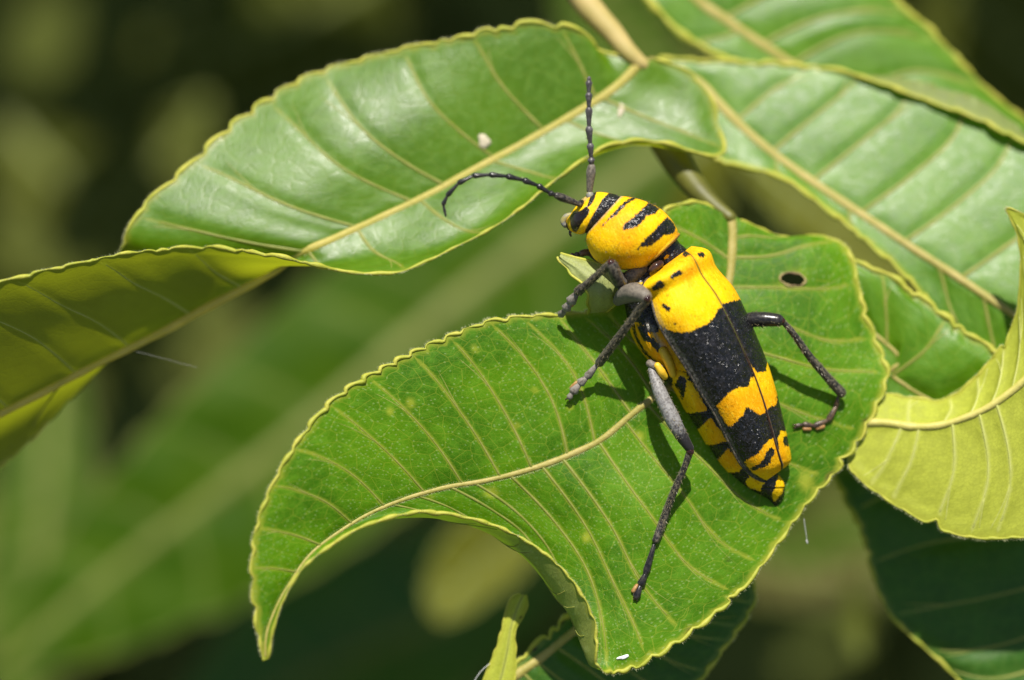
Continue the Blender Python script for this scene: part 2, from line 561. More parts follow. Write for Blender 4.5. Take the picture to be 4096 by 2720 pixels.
    # forks near the margin
    for (sd, k, t0, dt) in lines:
        if (sd, k) not in forks or not extra_veins or random.random() < .2 or (vein_flip is not None and k > vein_flip):
            continue
        sg = random.choice([-1, 1, 1])
        va = random.uniform(.5, .66)
        m = np.arange(c, nV) if sd else np.arange(c, -1, -1)
        pts = []
        for j in m[::2]:
            v = vabs[j]
            if v < va or v > .93:
                continue
            t = t0 + dt * .45 * v ** 3 + sg * dt * .62 * ((v - va) / .4) ** 1.2
            t = min(max(t, 0), tq[-1])
            f = np.interp(t, tq, np.arange(nu))
            i = min(int(f), nu - 2)
            w = f - i
            pts.append(G[i, j] * (1 - w) + G[i + 1, j] * w + Nn[i, j] * (-vein_r[1] * .55 if not under else 1))
        if len(pts) > 4:
            tube('side_vein', pts, np.linspace(vein_r[1] * 1.1, vein_r[1] * .6, len(pts)), vein_mat or SIDEVEIN, root, ns=5)
    # margin cord
    if margin:
        for e in (0, -1):
            P = G[:, e]
            keep = np.concatenate([[True], np.linalg.norm(np.diff(P, axis=0), axis=1) > .5])
            P = P[keep]
            ss = chord(P)
            R = margin_r * (.74 + .2 * np.sin(ss / 263.0 + 1.7 * e) + .22 * np.sin(ss / period * 2 * np.pi + 1) + .16 * np.sin(ss / 37.0) + .1 * np.sin(ss / 13.0 + e))
            tube('leaf_margin', P, R, margin_mat or MARGIN, root, ns=6)
    if fuzz:
        V, F = [], []
        def hair(p, d, L, w):
            d = d / (np.linalg.norm(d) + 1e-9)
            a = np.cross(d, [0, 0, 1.0]) + 1e-6
            a = a / np.linalg.norm(a) * w
            n0 = len(V)
            V.extend([p - a, p + a, p + d * L])
            F.append((n0, n0 + 1, n0 + 2))
        for e, i2 in ((0, 4), (-1, -5)):
            for _ in range(fuzz):
                i = rng.integers(1, nu - 1)
                w = rng.random()
                p = G[i, e] * w + G[i - 1, e] * (1 - w)
                out = G[i, e] - G[i, i2]
                out /= np.linalg.norm(out) + 1e-6
                hair(p + out * margin_r * .5, out + rng.normal(0, .45, 3), rng.uniform(6, 15), .9)
        for _ in range(fuzz):
            i = rng.integers(1, nu - 1)
            p = G[i, c]
            sd = rng.choice([-1, 1])
            out = G[i, c + 3 * sd] - p
            out /= np.linalg.norm(out) + 1e-6
            hair(p + out * rib[0] * .6, out * .8 + Nn[i, c] * .6 + rng.normal(0, .4, 3), rng.uniform(6, 12), .9)
        fo = link_mesh('fuzz', np.array(V), np.array(F), FUZZ, root)
        fo['kind'] = 'stuff'
    return root, G, Nn


GRID = {}


# ------------------------------------------------------------------ the leaf under the beetle
def zA(x, y):
    z = -.16 * (x - 2600) if x > 2600 else 0.0
    if y < 1650:
        z -= .24 * (1650 - y) * min(1, max(0, (x - 2100) / 700))
    if y > 1700:
        z += .12 * (y - 1700) * min(1, max(0, (x - 1900) / 500))
    if x < 2400:
        z += .00021 * (2400 - x) ** 2
    return z


def pa(x, y, dz=0):
    return (x, y, zA(x, y) + dz)


stA = [
    (pa(2925, 862), [pa(2890, 850), pa(2850, 835)], [pa(2945, 868), pa(2965, 880)]),
    (pa(2930, 930), [pa(2850, 850), pa(2770, 808)], [pa(2990, 920), pa(3060, 935, -15), pa(3140, 948, -60)]),
    (pa(2928, 1010), [pa(2780, 900), pa(2650, 850)], [pa(3080, 1000, 10), pa(3230, 955, -10), pa(3300, 950, -50)]),
    (pa(2920, 1100), [pa(2750, 1000), pa(2590, 920)], [pa(3120, 1085, 18), pa(3300, 1040, 10), pa(3390, 1005, -20)]),
    (pa(2895, 1200), [pa(2720, 1090), pa(2540, 1010)], [pa(3110, 1210, 22), pa(3320, 1240, 15), pa(3440, 1180, -5)]),
    (pa(2860, 1290), [pa(2690, 1180), pa(2510, 1090)], [pa(3100, 1330, 22), pa(3330, 1400, 15), pa(3505, 1370, -10)]),
    (pa(2815, 1380), [pa(2640, 1270), pa(2480, 1150)], [pa(3060, 1450, 18), pa(3300, 1500, 15), pa(3545, 1500, 0)]),
    (pa(2760, 1460), [pa(2590, 1330), pa(2455, 1210)], [pa(3010, 1560, 16), pa(3250, 1650, 12), pa(3470, 1690, 0)]),
    (pa(2690, 1535), [pa(2540, 1400), pa(2420, 1240)], [pa(2930, 1680, 15), pa(3170, 1800, 8), pa(3380, 1840, 0)]),
    (pa(2610, 1593), [pa(2500, 1430, 5), pa(2330, 1250, -5)], [pa(2830, 1800, 14), pa(3040, 1950, 8), pa(3230, 2010, 0)]),
    (pa(2530, 1655), [pa(2420, 1500, 8), pa(2250, 1258, -5)], [pa(2740, 1900, 12), pa(2960, 2120, 8), pa(3110, 2175, 0)]),
    (pa(2410, 1755), [pa(2330, 1500, 10), pa(2160, 1262, -5)], [pa(2600, 2020, 10), pa(2790, 2240, 8), pa(2990, 2330, 0)]),
    (pa(2290, 1815), [pa(2230, 1590, 12), pa(2000, 1275, -5)], [pa(2490, 2080, 5), pa(2650, 2330, 5), pa(2870, 2445, 0)]),
    (pa(2175, 1860), [pa(2090, 1640, 14), pa(1890, 1310, -5)], [pa(2350, 2100, -8), pa(2480, 2350, 0), pa(2640, 2610, 5)]),
    (pa(2060, 1895), [pa(1950, 1700, 16), pa(1740, 1370, -5)], [pa(2230, 2080, -20), pa(2380, 2300, -15), pa(2460, 2560, 0), pa(2470, 2690, 5)]),
    (pa(1935, 1925), [pa(1800, 1700, 16), pa(1600, 1440, -5)], [pa(2110, 2060, -20), pa(2240, 2240, -30), pa(2320, 2500, 0), pa(2368, 2672, 40), pa(2388, 2662, 90)]),
    (pa(1810, 1945), [pa(1660, 1740, 16), pa(1450, 1520, -5)], [pa(1980, 2040, -15), pa(2120, 2150, -40), pa(2230, 2400, 0), pa(2290, 2480, 60), pa(2372, 2480, 130)]),
    (pa(1690, 1975), [pa(1530, 1800, 16), pa(1330, 1605, -5)], [pa(1830, 2030, -10), pa(1960, 2110, -25), pa(2090, 2230, 40), pa(2150, 2270, 100), pa(2250, 2275, 160)]),
    (pa(1570, 2015), [pa(1420, 1860, 14), pa(1215, 1735, -5)], [pa(1680, 2040, 0), pa(1800, 2085, 20), pa(1930, 2110, 90), pa(2010, 2115, 150)]),
    (pa(1450, 2070), [pa(1310, 1950, 12), pa(1125, 1870, -5)], [pa(1530, 2070, 10), pa(1620, 2075, 60), pa(1690, 2050, 130)]),
    (pa(1340, 2140), [pa(1230, 2070, 10), pa(1065, 2000, -5)], [pa(1400, 2120, 15), pa(1440, 2115, 60), pa(1490, 2095, 120)]),
    (pa(1240, 2220), [pa(1150, 2200, 8), pa(1020, 2150, -5)], [pa(1270, 2205, 15), pa(1300, 2195, 50), pa(1335, 2175, 100)]),
    (pa(1160, 2330), [pa(1100, 2320, 5), pa(1010, 2300, -5)], [pa(1175, 2315, 15), pa(1195, 2300, 40), pa(1215, 2270, 80)]),
    (pa(1100, 2440), [pa(1070, 2440), pa(1022, 2440, -5)], [pa(1115, 2425, 10), pa(1125, 2410, 30), pa(1138, 2395, 55)]),
    (pa(1066, 2540), [pa(1052, 2540), pa(1036, 2545)], [pa(1076, 2530, 5), pa(1085, 2520, 15), pa(1095, 2510, 30)]),
    (pa(1062, 2640), [pa(1058, 2640), pa(1054, 2640)], [pa(1066, 2638), pa(1070, 2636, 4), pa(1074, 2634, 6)]),
]
spotsA = [(1642, 1612, 26, .8), (1560, 1645, 22, .8), (1965, 1970, 34, 1.), (2345, 2150, 26, 1.), (3225, 1925, 48, .9), (2560, 1742, 24, .9),
          (2070, 1700, 18, .6), (2140, 1560, 20, .6), (1900, 1395, 22, .7), (2280, 1630, 18, .7), (3050, 1890, 18, .3), (1720, 1990, 20, .5), (2400, 1500, 14, .5), (3172, 1118, 62, .55), (3130, 1122, 24, .6)]
scarsA = [(3472, 1690, 26, 1.), (3325, 1915, 34, 1.), (2765, 2530, 30, 1.), (2912, 2238, 10, .8), (3520, 1300, 12, .7)]
leafA, GA, NA = make_leaf('serrated_leaf', 'large green leaf the beetle stands on, with a small hole and a curled pointed tip', stA, LEAF_NEAR, nu=420, nv=72,
                          amp=14, period=100, quilt=3.5, quilt_w=26, rib=(22, 6), spots=spotsA, scars=scarsA, holes=[(3172, 1118, 52, 27, .12)], fuzz=1800, margin_r=9.5,
                          veins=([2.5, 4.2, 6.0, 7.6, 9, 10, 11.2, 12.2, 13.4, 14.6, 15.8, 17, 18.2, 19.4, 20.6, 21.6],
                                 [1.3, 2.3, 3.4, 4.6, 5.8, 7, 8.2, 9.2, 10.2, 11.2, 12.2, 13.2, 14.2, 15.2, 16.2, 17.2, 18.2]), ref_station=9)
# curled flap beside the bite at the margin
flap = []
for (cx, cy, w, z) in [(2240, 1022, 12, 90), (2285, 1052, 30, 105), (2345, 1085, 50, 130), (2400, 1125, 66, 150), (2412, 1172, 64, 140), (2408, 1215, 54, 85), (2392, 1250, 44, 15)]:
    dx, dy = (.75, -.66) if cy < 1150 else (.98, -.1)
    row = []
    for k in np.linspace(-1, 1, 15):
        row.append((cx + dx * w * k, cy + dy * w * k, z + 24 * (1 - k * k) - 10 * k + 3 * math.sin(9 * k + cy)))
    flap.append(row)
flap = np.array(flap)
fl = np.array([spline(flap[:, j], 40) for j in range(15)]).transpose(1, 0, 2)
fl[..., 0] += 5 * np.sin(fl[..., 1] * .11) * np.linspace(-1, 1, 15)[None]
ff = grid_faces(40, 15)
Wf = world_of(fl.reshape(-1, 3))
n_ = np.cross(Wf[ff[300, 1]] - Wf[ff[300, 0]], Wf[ff[300, 2]] - Wf[ff[300, 0]])
if np.dot(n_, CAM) > 0:
    ff = ff[:, ::-1].copy()
ce = np.minimum(np.arange(15), 14 - np.arange(15))[None].repeat(40, 0) * 8.0
link_mesh('curled_flap', fl.reshape(-1, 3), ff, LEAF_FLAP, leafA, attrs={'vein': np.full(600, 99.), 'edge': ce.ravel() + 12, 'spot': np.zeros(600), 'scar': np.zeros(600)},
          uv=fl.reshape(-1, 3)[:, :2] / 100)
for j in (0, -1):
    tube('leaf_margin', fl[:, j], 6, MARGIN, leafA, ns=6)
tube('petiole', [(2640, 520, -470), (2720, 660, -430), (2810, 780, -330), (2925, 872, pa(2925, 870)[2])], [70, 62, 44, 24], STEM_OLIVE, leafA, ns=12, n=24)

# ------------------------------------------------------------------ the twisted leaf behind, upper left
stB = [
    ((2560, 250, -430), [(2540, 235, -432.0), (2520, 220, -435.0)], [(2590, 245, -430), (2625, 235, -430)]),
    ((2500, 315, -420), [(2440, 250, -430.0), (2400, 205, -440.0)], [(2620, 350, -425.0), (2740, 345, -430.0), (2800, 330, -440)]),
    ((2430, 372, -400), [(2390, 260, -420.0), (2345, 140, -440.0)], [(2620, 450, -400.0), (2790, 500, -390.0), (2880, 520, -400)]),
    ((2340, 430, -380), [(2250, 270, -410.0), (2200, 98, -440.0)], [(2560, 530, -360.0), (2740, 590, -330.0), (2880, 618, -330)]),
    ((2230, 495, -360), [(2080, 300, -400.0), (2010, 112, -440.0)], [(2400, 560, -330.0), (2560, 585, -290.0), (2650, 572, -270)]),
    ((2080, 580, -335), [(1870, 370, -380.0), (1790, 160, -430.0)], [(2230, 625, -290.0), (2380, 630, -240.0), (2460, 578, -215)]),
    ((1885, 685, -294), [(1610, 450, -393), (1530, 215, -452)], [(2030, 730, -250.0), (2170, 750, -190.0), (2250, 695, -150)]),
    ((1720, 775, -256), [(1400, 580, -338), (1240, 305, -454)], [(1830, 850, -195.0), (1950, 890, -150.0), (2060, 850, -100)]),
    ((1530, 865, -219), [(1180, 715, -282), (960, 480, -380)], [(1620, 960, -165.0), (1730, 1010, -110.0), (1830, 985, -55)]),
    ((1370, 938, -188), [(1010, 830, -233), (740, 680, -296)], [(1430, 1020, -145.0), (1520, 1060, -80.0), (1590, 1088, -20)]),
    ((1230, 1000, -162), [(880, 930, -191), (580, 820, -238)], [(1270, 1050, -146.25), (1330, 1070, -64.5), (1380, 1085, 15)]),
    ((1110, 1072, -280), [(780, 1030, -240), (500, 960, -240)], [(1110, 1070, -183.75), (1120, 1060, -63.5), (1130, 1030, 40)]),
    ((985, 1140, -315), [(720, 1130, -402.0), (480, 1100, -452.0)], [(930, 1110, -210.0), (880, 1070, -64.0), (840, 990, 50)]),
    ((820, 1225, -340), [(640, 1240, -436.5), (460, 1260, -496.5)], [(730, 1170, -222.5), (630, 1110, -63.0), (540, 1012, 55)]),
    ((620, 1335, -335), [(520, 1370, -438.0), (430, 1430, -508.0)], [(500, 1250, -220.0), (370, 1180, -56.0), (250, 1065, 60)]),
    ((380, 1455, -315), [(320, 1520, -428.0), (270, 1600, -508.0)], [(230, 1330, -200.0), (80, 1240, -36.0), (-60, 1150, 65)]),
    ((120, 1590, -295), [(60, 1700, -408.0), (20, 1850, -488.0)], [(-60, 1440, -180.0), (-230, 1330, -26.0), (-380, 1240, 70)]),
    ((-180, 1740, -265), [(-230, 1880, -366.5), (-270, 2020, -446.5)], [(-350, 1600, -162.5), (-500, 1500, -23.0), (-640, 1420, 60)]),
    ((-500, 1900, -220), [(-530, 1960, -252.0), (-560, 2020, -272.0)], [(-560, 1860, -180.0), (-620, 1830, -114.0), (-680, 1800, -60)]),
]
for k_, (s1, s2) in {2: (-.06, 0), 3: (-.08, -.02), 4: (-.08, 0), 5: (-.08, .12), 6: (-.05, .40), 7: (-.02, .52), 8: (0, .54), 9: (.04, .52), 10: (.12, .48)}.items():
    m_, l_, r_ = stB[k_]
    z1 = m_[2] - s1 * (m_[1] - l_[0][1])
    stB[k_] = (m_, [(l_[0][0], l_[0][1], z1), (l_[1][0], l_[1][1], z1 - s2 * (l_[0][1] - l_[1][1]))], r_)
for k_ in range(11, 19):
    m_, l_, r_ = stB[k_]
    w_ = min(1, (k_ - 10) / 2)
    up_ = lambda p, d: (p[0], p[1], p[2] + d * w_)
    stB[k_] = (up_(m_, 70), [up_(p, 50) for p in l_], [up_(r_[0], 85), up_(r_[1], 110), up_(r_[2], 120)])
for k_ in range(12, 19):
    m_, l_, r_ = stB[k_]
    sl_ = (1.3, 1.65, 1.7, 1.65, 1.6, 1.5, 1.4)[k_ - 12]
    stB[k_] = (m_, l_, [(p[0], p[1], m_[2] + sl_ * (m_[1] - p[1])) for p in r_])
leafB, GB, NB = make_leaf('serrated_leaf', 'long twisted glossy leaf behind the antennae, its olive underside turned up at one end', stB, LEAF_TWIST, nu=420, nv=64, amp=18,
                          period=150, quilt=4, quilt_w=34, rib=(21, 13), fuzz=1800, margin_r=9, veins=([2.6, 4.2, 5.6, 6.5, 7.5, 8.7, 10.1, 12.5, 14.3, 15.5],
                                 [2.2, 3.9, 5.5, 7.1, 8.6, 9.9, 12.1, 13.2, 14.3, 15.4, 16.4]), ref_station=5, vein_r=(9, 4), wave=4, vein_flip=11, rib_mat=plain_material('midrib_twisted', (.80, .66, .20), (.70, .60, .15), rough=.55, scale=9, bump=.3, dist=.012, glow=(.9, .80, .14), glow_fac=.55))  # midrib colour lightened to stand in for sunlight that does not reach it

# ------------------------------------------------------------------ the glossy leaf at the right edge
mc = lambda y: -680 + .37 * (y - 330)
stC = [
    ((2600, 255, mc(255)), [(2620, 240), (2640, 232)], [(2610, 275, -705), (2620, 290, -705)]),
    ((2790, 330, mc(330)), [(2820, 280), (2850, 245)], [(2790, 450, -640), (2790, 540, -610)]),
    ((2900, 440, mc(440)), [(3000, 350), (3080, 285), (3120, 256)], [(2880, 560, -600), (2870, 640, -570)]),
    ((3020, 555, mc(555)), [(3150, 440), (3250, 345), (3320, 275)], [(3000, 630, -560), (2990, 670, -535)]),
    ((3170, 672, mc(672)), [(3340, 525), (3490, 390), (3548, 300), (3545, 340)], [(3160, 710, -525), (3150, 722, -510)]),
    ((3320, 775, mc(775)), [(3520, 620), (3680, 460), (3740, 338), (3732, 410)], [(3310, 820, -490), (3300, 830, -475)]),
    ((3480, 880, mc(880)), [(3690, 725), (3850, 560), (3915, 395), (3900, 472)], [(3460, 930, -455), (3440, 945, -440)]),
    ((3640, 985, mc(985)), [(3870, 815), (4010, 660), (4070, 500), (4045, 545)], [(3640, 1080, -415), (3630, 1110, -395)]),
    ((3810, 1095, mc(1095)), [(4050, 920), (4220, 760), (4300, 660)], [(3850, 1250, -380), (3870, 1400, -365)]),
    ((3990, 1215, mc(1215)), [(4230, 1030), (4420, 850)], [(4020, 1400, -355), (4050, 1550, -350)]),
    ((4180, 1340, mc(1300)), [(4400, 1160), (4560, 980)], [(4200, 1500, -345), (4220, 1640, -340)]),
    ((4500, 1540, mc(1320)), [(4540, 1500), (4580, 1460)], [(4500, 1570, -320), (4500, 1600, -320)]),
]
stC = [(m, [(p[0], p[1], m[2] - .24 * (m[1] - p[1]) + (34 if k == 3 and len(l) == 4 else 0)) for k, p in enumerate(l)], r) for m, l, r in stC]
_, GC, _ = make_leaf('serrated_leaf', 'broad glossy leaf with pale sheen bands between its veins, beside the beetle leaf', stC, LEAF_TOP, nu=260, nv=48, amp=10, period=140, quilt=6,
          quilt_w=40, rib=(27, 14), margin_r=11, veins=([2.4, 3.5, 4.5, 5.6, 6.9, 8.3], [3.6, 5.6, 7.8, 8.8, 9.5]), ref_station=5, vein_r=(11, 6), wave=4)

# top right leaf
stD = [
    ((2560, -260, -760), [(2520, -250, -760), (2480, -240, -760)], [(2600, -280, -760), (2640, -300, -760)]),
    ((2690, -120, -750), [(2590, -90, -740), (2500, -80, -730)], [(2840, -230, -770), (3000, -330, -800)]),
    ((2790, 0, -740), [(2690, 0, -720), (2590, -10, -700)], [(3000, -120, -760), (3260, -270, -800)]),
    ((2910, 85, -735), [(2790, 110, -710), (2680, 95, -690)], [(3160, -40, -750), (3470, -130, -800)]),
    ((3020, 160, -730), [(2920, 190, -705), (2820, 195, -690)], [(3300, 40, -740), (3590, 10, -800)]),
    ((3140, 240, -725), [(3050, 260, -705), (2960, 255, -690)], [(3420, 110, -730), (3720, 120, -790)]),
    ((3300, 350, -715), [(3200, 350, -700), (3110, 300, -690)], [(3560, 220, -720), (3850, 260, -780)]),
    ((3480, 470, -705), [(3400, 480, -695), (3300, 460, -690)], [(3730, 330, -710), (3970, 380, -770)]),
    ((3700, 610, -700), [(3620, 620, -690), (3550, 610, -690)], [(3900, 450, -705), (4120, 500, -760)]),
    ((3950, 760, -700), [(3880, 760, -690), (3820, 750, -690)], [(4080, 640, -705), (4220, 640, -740)]),
    ((4200, 900, -700), [(4170, 910, -700), (4150, 920, -700)], [(4240, 880, -700), (4280, 850, -700)]),
]
stD = [((m[0], m[1], m[2] - 170), [(p[0], p[1], p[2] - 170) for p in l], [(p[0], p[1], p[2] - 170 - .22 * (m[1] - p[1])) for p in r]) for m, l, r in stD]
_, GD, _ = make_leaf('serrated_leaf', 'soft glossy leaf crossing the upper corner above the banded glossy leaf', stD, LEAF_TOP, nu=180, nv=40, amp=10, period=160, quilt=7, quilt_w=50,
          rib=(30, 18), margin_r=15, ref_station=4, vein_r=(12, 7), veins=([3.5, 5.5], [1.6, 2.8, 4.1, 5.2, 6.6]), wave=4)

# leaf between the beetle leaf and the pale one
stE = [
    ((3330, 1180, -330), [(3340, 1100, -330), (3350, 1020, -335)], [(3320, 1250, -330), (3310, 1300, -330)]),
    ((3480, 1320, -320), [(3480, 1180, -310), (3440, 1055, -330)], [(3440, 1420, -320), (3400, 1500, -320)]),
    ((3600, 1440, -300), [(3610, 1260, -290), (3590, 1125, -310)], [(3540, 1520, -310), (3480, 1600, -310)]),
    ((3560, 1490, -300), [(3690, 1350, -275), (3730, 1225, -290)], [(3560, 1560, -310), (3500, 1680, -310)]),
    ((3620, 1540, -290), [(3800, 1430, -255), (3850, 1318, -270)], [(3600, 1620, -300), (3560, 1720, -300)]),
    ((3720, 1600, -280), [(3880, 1500, -245), (3990, 1410, -250)], [(3700, 1680, -290), (3680, 1760, -290)]),
    ((3850, 1660, -270), [(3980, 1560, -240), (4120, 1500, -240)], [(3840, 1720, -280), (3830, 1800, -280)]),
    ((4050, 1720, -260), [(4090, 1680, -255), (4130, 1640, -250)], [(4050, 1760, -260), (4050, 1800, -260)]),
]
make_leaf('serrated_leaf', 'shaded green leaf tucked between the beetle leaf and the pale upturned leaf', stE, LEAF_TOP, nu=140, nv=36, amp=12, period=130, quilt=14, quilt_w=50,
          rib=(12, 6), margin_r=12, ref_station=4, vein_r=(9, 5), veins=([1.5, 3.2, 5.2], []), wave=8)

# pale leaf that shows its underside, right edge
stF = [
    ((3440, 1690, -150), [(3440, 1660, -150), (3440, 1640, -150)], [(3420, 1740, -150), (3400, 1790, -150)]),
    ((3540, 1690, -130), [(3530, 1620, -160), (3500, 1575, -190)], [(3470, 1800, -130), (3400, 1870, -135)]),
    ((3650, 1705, -105), [(3650, 1650, -150), (3640, 1590, -200)], [(3600, 1850, -100), (3500, 1965, -115)]),
    ((3760, 1700, -80), [(3790, 1640, -130), (3770, 1605, -190)], [(3740, 1900, -70), (3640, 2055, -95)]),
    ((3860, 1670, -60), [(3890, 1600, -110), (3870, 1545, -170)], [(3870, 1930, -45), (3770, 2120, -75)]),
    ((3950, 1630, -40), [(3990, 1520, -80), (3980, 1420, -140)], [(3990, 1930, -25), (3900, 2150, -55)]),
    ((4040, 1570, -25), [(4070, 1400, -60), (4060, 1270, -110)], [(4110, 1900, -10), (4040, 2150, -40)]),
    ((4130, 1490, -10), [(4110, 1250, -40), (4082, 1080, -90)], [(4230, 1850, 0), (4180, 2130, -30)]),
    ((4230, 1380, 0), [(4150, 1080, -30), (4070, 950, -80)], [(4380, 1700, 10), (4360, 2020, -20)]),
    ((4330, 1200, 5), [(4170, 980, -30), (4026, 838, -70)], [(4480, 1450, 10), (4520, 1700, -20)]),
    ((4420, 980, 0), [(4340, 960, -10), (4280, 960, -20)], [(4440, 1000, 0), (4460, 1020, 0)]),
]
make_leaf('serrated_leaf', 'pale yellow-green leaf showing its netted underside and curved midrib', stF, LEAF_UNDER, nu=220, nv=48, amp=6, period=95, quilt=7, quilt_w=26,
          rib=(17, 14), margin_r=6, under=True, ref_station=4, vein_r=(6, 3.5), veins=([2, 3.1, 4.2, 5.2, 6.2, 7.2, 8.2], [1.5, 2.4, 3.4, 4.5, 5.5, 6.5, 7.5]), fuzz=900, wave=5, vein_mat=SIDEVEIN_PALE, rib_mat=RIB_PALE)

# dark leaf below the pale one
stG = [
    ((3900, 1640, -480), [(3800, 1640, -480), (3700, 1640, -480)], [(4000, 1640, -480), (4100, 1640, -480)]),
    ((4010, 1760, -470), [(3700, 1720, -470), (3360, 1740, -500)], [(4200, 1760, -470), (4400, 1760, -480)]),
    ((4080, 1900, -455), [(3740, 1840, -440), (3345, 1920, -480)], [(4300, 1900, -460), (4600, 1900, -470)]),
    ((4130, 2050, -440), [(3740, 2040, -415), (3440, 2110, -455)], [(4400, 2050, -450), (4700, 2080, -460)]),
    ((4170, 2200, -430), [(3790, 2250, -395), (3490, 2290, -435)], [(4450, 2200, -440), (4750, 2250, -450)]),
    ((4200, 2350, -420), [(3830, 2430, -375), (3555, 2445, -415)], [(4480, 2380, -430), (4780, 2420, -440)]),
    ((4230, 2500, -410), [(3880, 2590, -360), (3680, 2575, -395)], [(4500, 2550, -420), (4780, 2600, -430)]),
    ((4250, 2650, -400), [(3950, 2720, -350), (3780, 2665, -380)], [(4500, 2700, -410), (4750, 2780, -420)]),
    ((4260, 2800, -390), [(4030, 2850, -350), (3900, 2790, -370)], [(4450, 2850, -400), (4650, 2920, -410)]),
    ((4260, 3050, -380), [(4230, 3050, -380), (4200, 3050, -380)], [(4290, 3050, -380), (4320, 3050, -380)]),
]
stG = [((m[0], m[1], m[2] - 90), [(p[0], p[1], p[2] - 90) for p in l], [(p[0], p[1], p[2] - 90) for p in r]) for m, l, r in stG]
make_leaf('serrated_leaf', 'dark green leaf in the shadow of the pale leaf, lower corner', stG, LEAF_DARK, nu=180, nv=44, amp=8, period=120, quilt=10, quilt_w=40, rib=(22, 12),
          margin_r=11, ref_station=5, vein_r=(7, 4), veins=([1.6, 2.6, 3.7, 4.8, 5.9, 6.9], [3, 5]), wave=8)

# eaten dark leaf under the beetle leaf
stH = [
    ((1950, 2800, -150), [(1940, 2790, -150), (1930, 2780, -150)], [(1980, 2830, -150), (2000, 2850, -150)]),
    ((2060, 2705, -170), [(2050, 2695, -170), (2040, 2685, -170)], [(2160, 2820, -180), (2260, 2950, -190)]),
    ((2160, 2635, -190), [(2140, 2610, -190), (2130, 2590, -190)], [(2320, 2760, -200), (2450, 2900, -210)]),
    ((2270, 2545, -210), [(2260, 2510, -210), (2250, 2480, -210)], [(2480, 2700, -220), (2640, 2850, -230)]),
    ((2390, 2450, -230), [(2360, 2420, -230), (2330, 2400, -230)], [(2620, 2640, -235), (2790, 2730, -245)]),
    ((2500, 2370, -245), [(2470, 2340, -245), (2440, 2310, -245)], [(2720, 2550, -245), (2890, 2600, -255)]),
    ((2620, 2290, -260), [(2590, 2260, -260), (2560, 2230, -260)], [(2820, 2440, -255), (2970, 2490, -265)]),
    ((2740, 2220, -270), [(2710, 2190, -270), (2680, 2160, -270)], [(2900, 2350, -265), (3020, 2390, -270)]),
    ((2850, 2170, -280), [(2840, 2150, -280), (2830, 2130, -280)], [(2930, 2240, -275), (2995, 2280, -275)]),
]
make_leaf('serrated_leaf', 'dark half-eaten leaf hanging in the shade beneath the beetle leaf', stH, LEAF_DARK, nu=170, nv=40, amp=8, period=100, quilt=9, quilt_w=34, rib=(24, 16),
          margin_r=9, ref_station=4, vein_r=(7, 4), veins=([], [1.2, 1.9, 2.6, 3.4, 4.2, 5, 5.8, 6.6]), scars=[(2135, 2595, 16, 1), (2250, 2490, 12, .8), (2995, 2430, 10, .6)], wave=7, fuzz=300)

# chewed strip standing up at the bottom
stI = [
    ((1985, 2780, -90), [(1950, 2780, -80), (1915, 2780, -90)], [(2020, 2780, -80), (2050, 2780, -90)]),
    ((2010, 2690, -95), [(1975, 2690, -85), (1945, 2690, -95)], [(2040, 2690, -85), (2062, 2690, -95)]),
    ((2030, 2600, -100), [(2005, 2600, -92), (1982, 2600, -100)], [(2050, 2600, -92), (2064, 2600, -100)]),
    ((2042, 2520, -105), [(2025, 2520, -98), (2008, 2520, -105)], [(2052, 2520, -98), (2062, 2520, -105)]),
    ((2062, 2450, -110), [(2042, 2445, -105), (2026, 2440, -110)], [(2080, 2455, -105), (2096, 2460, -110)]),
    ((2080, 2405, -112), [(2062, 2398, -108), (2046, 2392, -112)], [(2098, 2410, -108), (2112, 2410, -112)]),
    ((2092, 2380, -114), [(2085, 2378, -113), (2078, 2376, -114)], [(2100, 2380, -113), (2106, 2381, -114)]),
]
make_leaf('leaf_remnant', 'narrow chewed leaf strip standing upright at the bottom beside the half-eaten leaf', stI, LEAF_UNDER, nu=70, nv=26, amp=3, period=60, quilt=3, rib=(6, 4),
          margin_r=5, under=True, ref_station=3, veins=([], []), wave=4, nicks=0, scars=[(2085, 2470, 10, .9)], group=None, rib_mat=SIDEVEIN)

# stems
st = tube('leaf_stalk', [(2250, -160, -520), (2350, 20, -490), (2450, 130, -465), (2530, 225, -445), (2575, 258, -445), (2602, 266, -455)], [60, 54, 44, 36, 27, 16], STEM, None, ns=14, n=40)
tag(st, 'pale tan stalk from which the upper leaves spread, at the top edge', 'stalk')

# ------------------------------------------------------------------ the beetle
beetle = empty('longhorn_beetle', (2850, 1700, -60))
tag(beetle, 'yellow and black banded longhorn beetle clinging to the leaf', 'beetle')


def in_poly(x, y, poly):
    """signed distance to a polygon, positive inside"""
    P = np.asarray(poly, float)
    x = np.asarray(x, float)
    y = np.asarray(y, float)
    inside = np.zeros(x.shape, bool)
    dist = np.full(x.shape, 1e9)
    n = len(P)
    for i in range(n):
        x1, y1 = P[i]
        x2, y2 = P[(i + 1) % n]
        cond = ((y1 > y) != (y2 > y))
        xi = (x2 - x1) * (y - y1) / ((y2 - y1) if y2 != y1 else 1e-9) + x1
        inside ^= cond & (x < xi)
        dx, dy = x2 - x1, y2 - y1
        t = np.clip(((x - x1) * dx + (y - y1) * dy) / (dx * dx + dy * dy + 1e-9), 0, 1)
        dist = np.minimum(dist, np.hypot(x - x1 - t * dx, y - y1 - t * dy))
    return np.where(inside, dist, -dist)


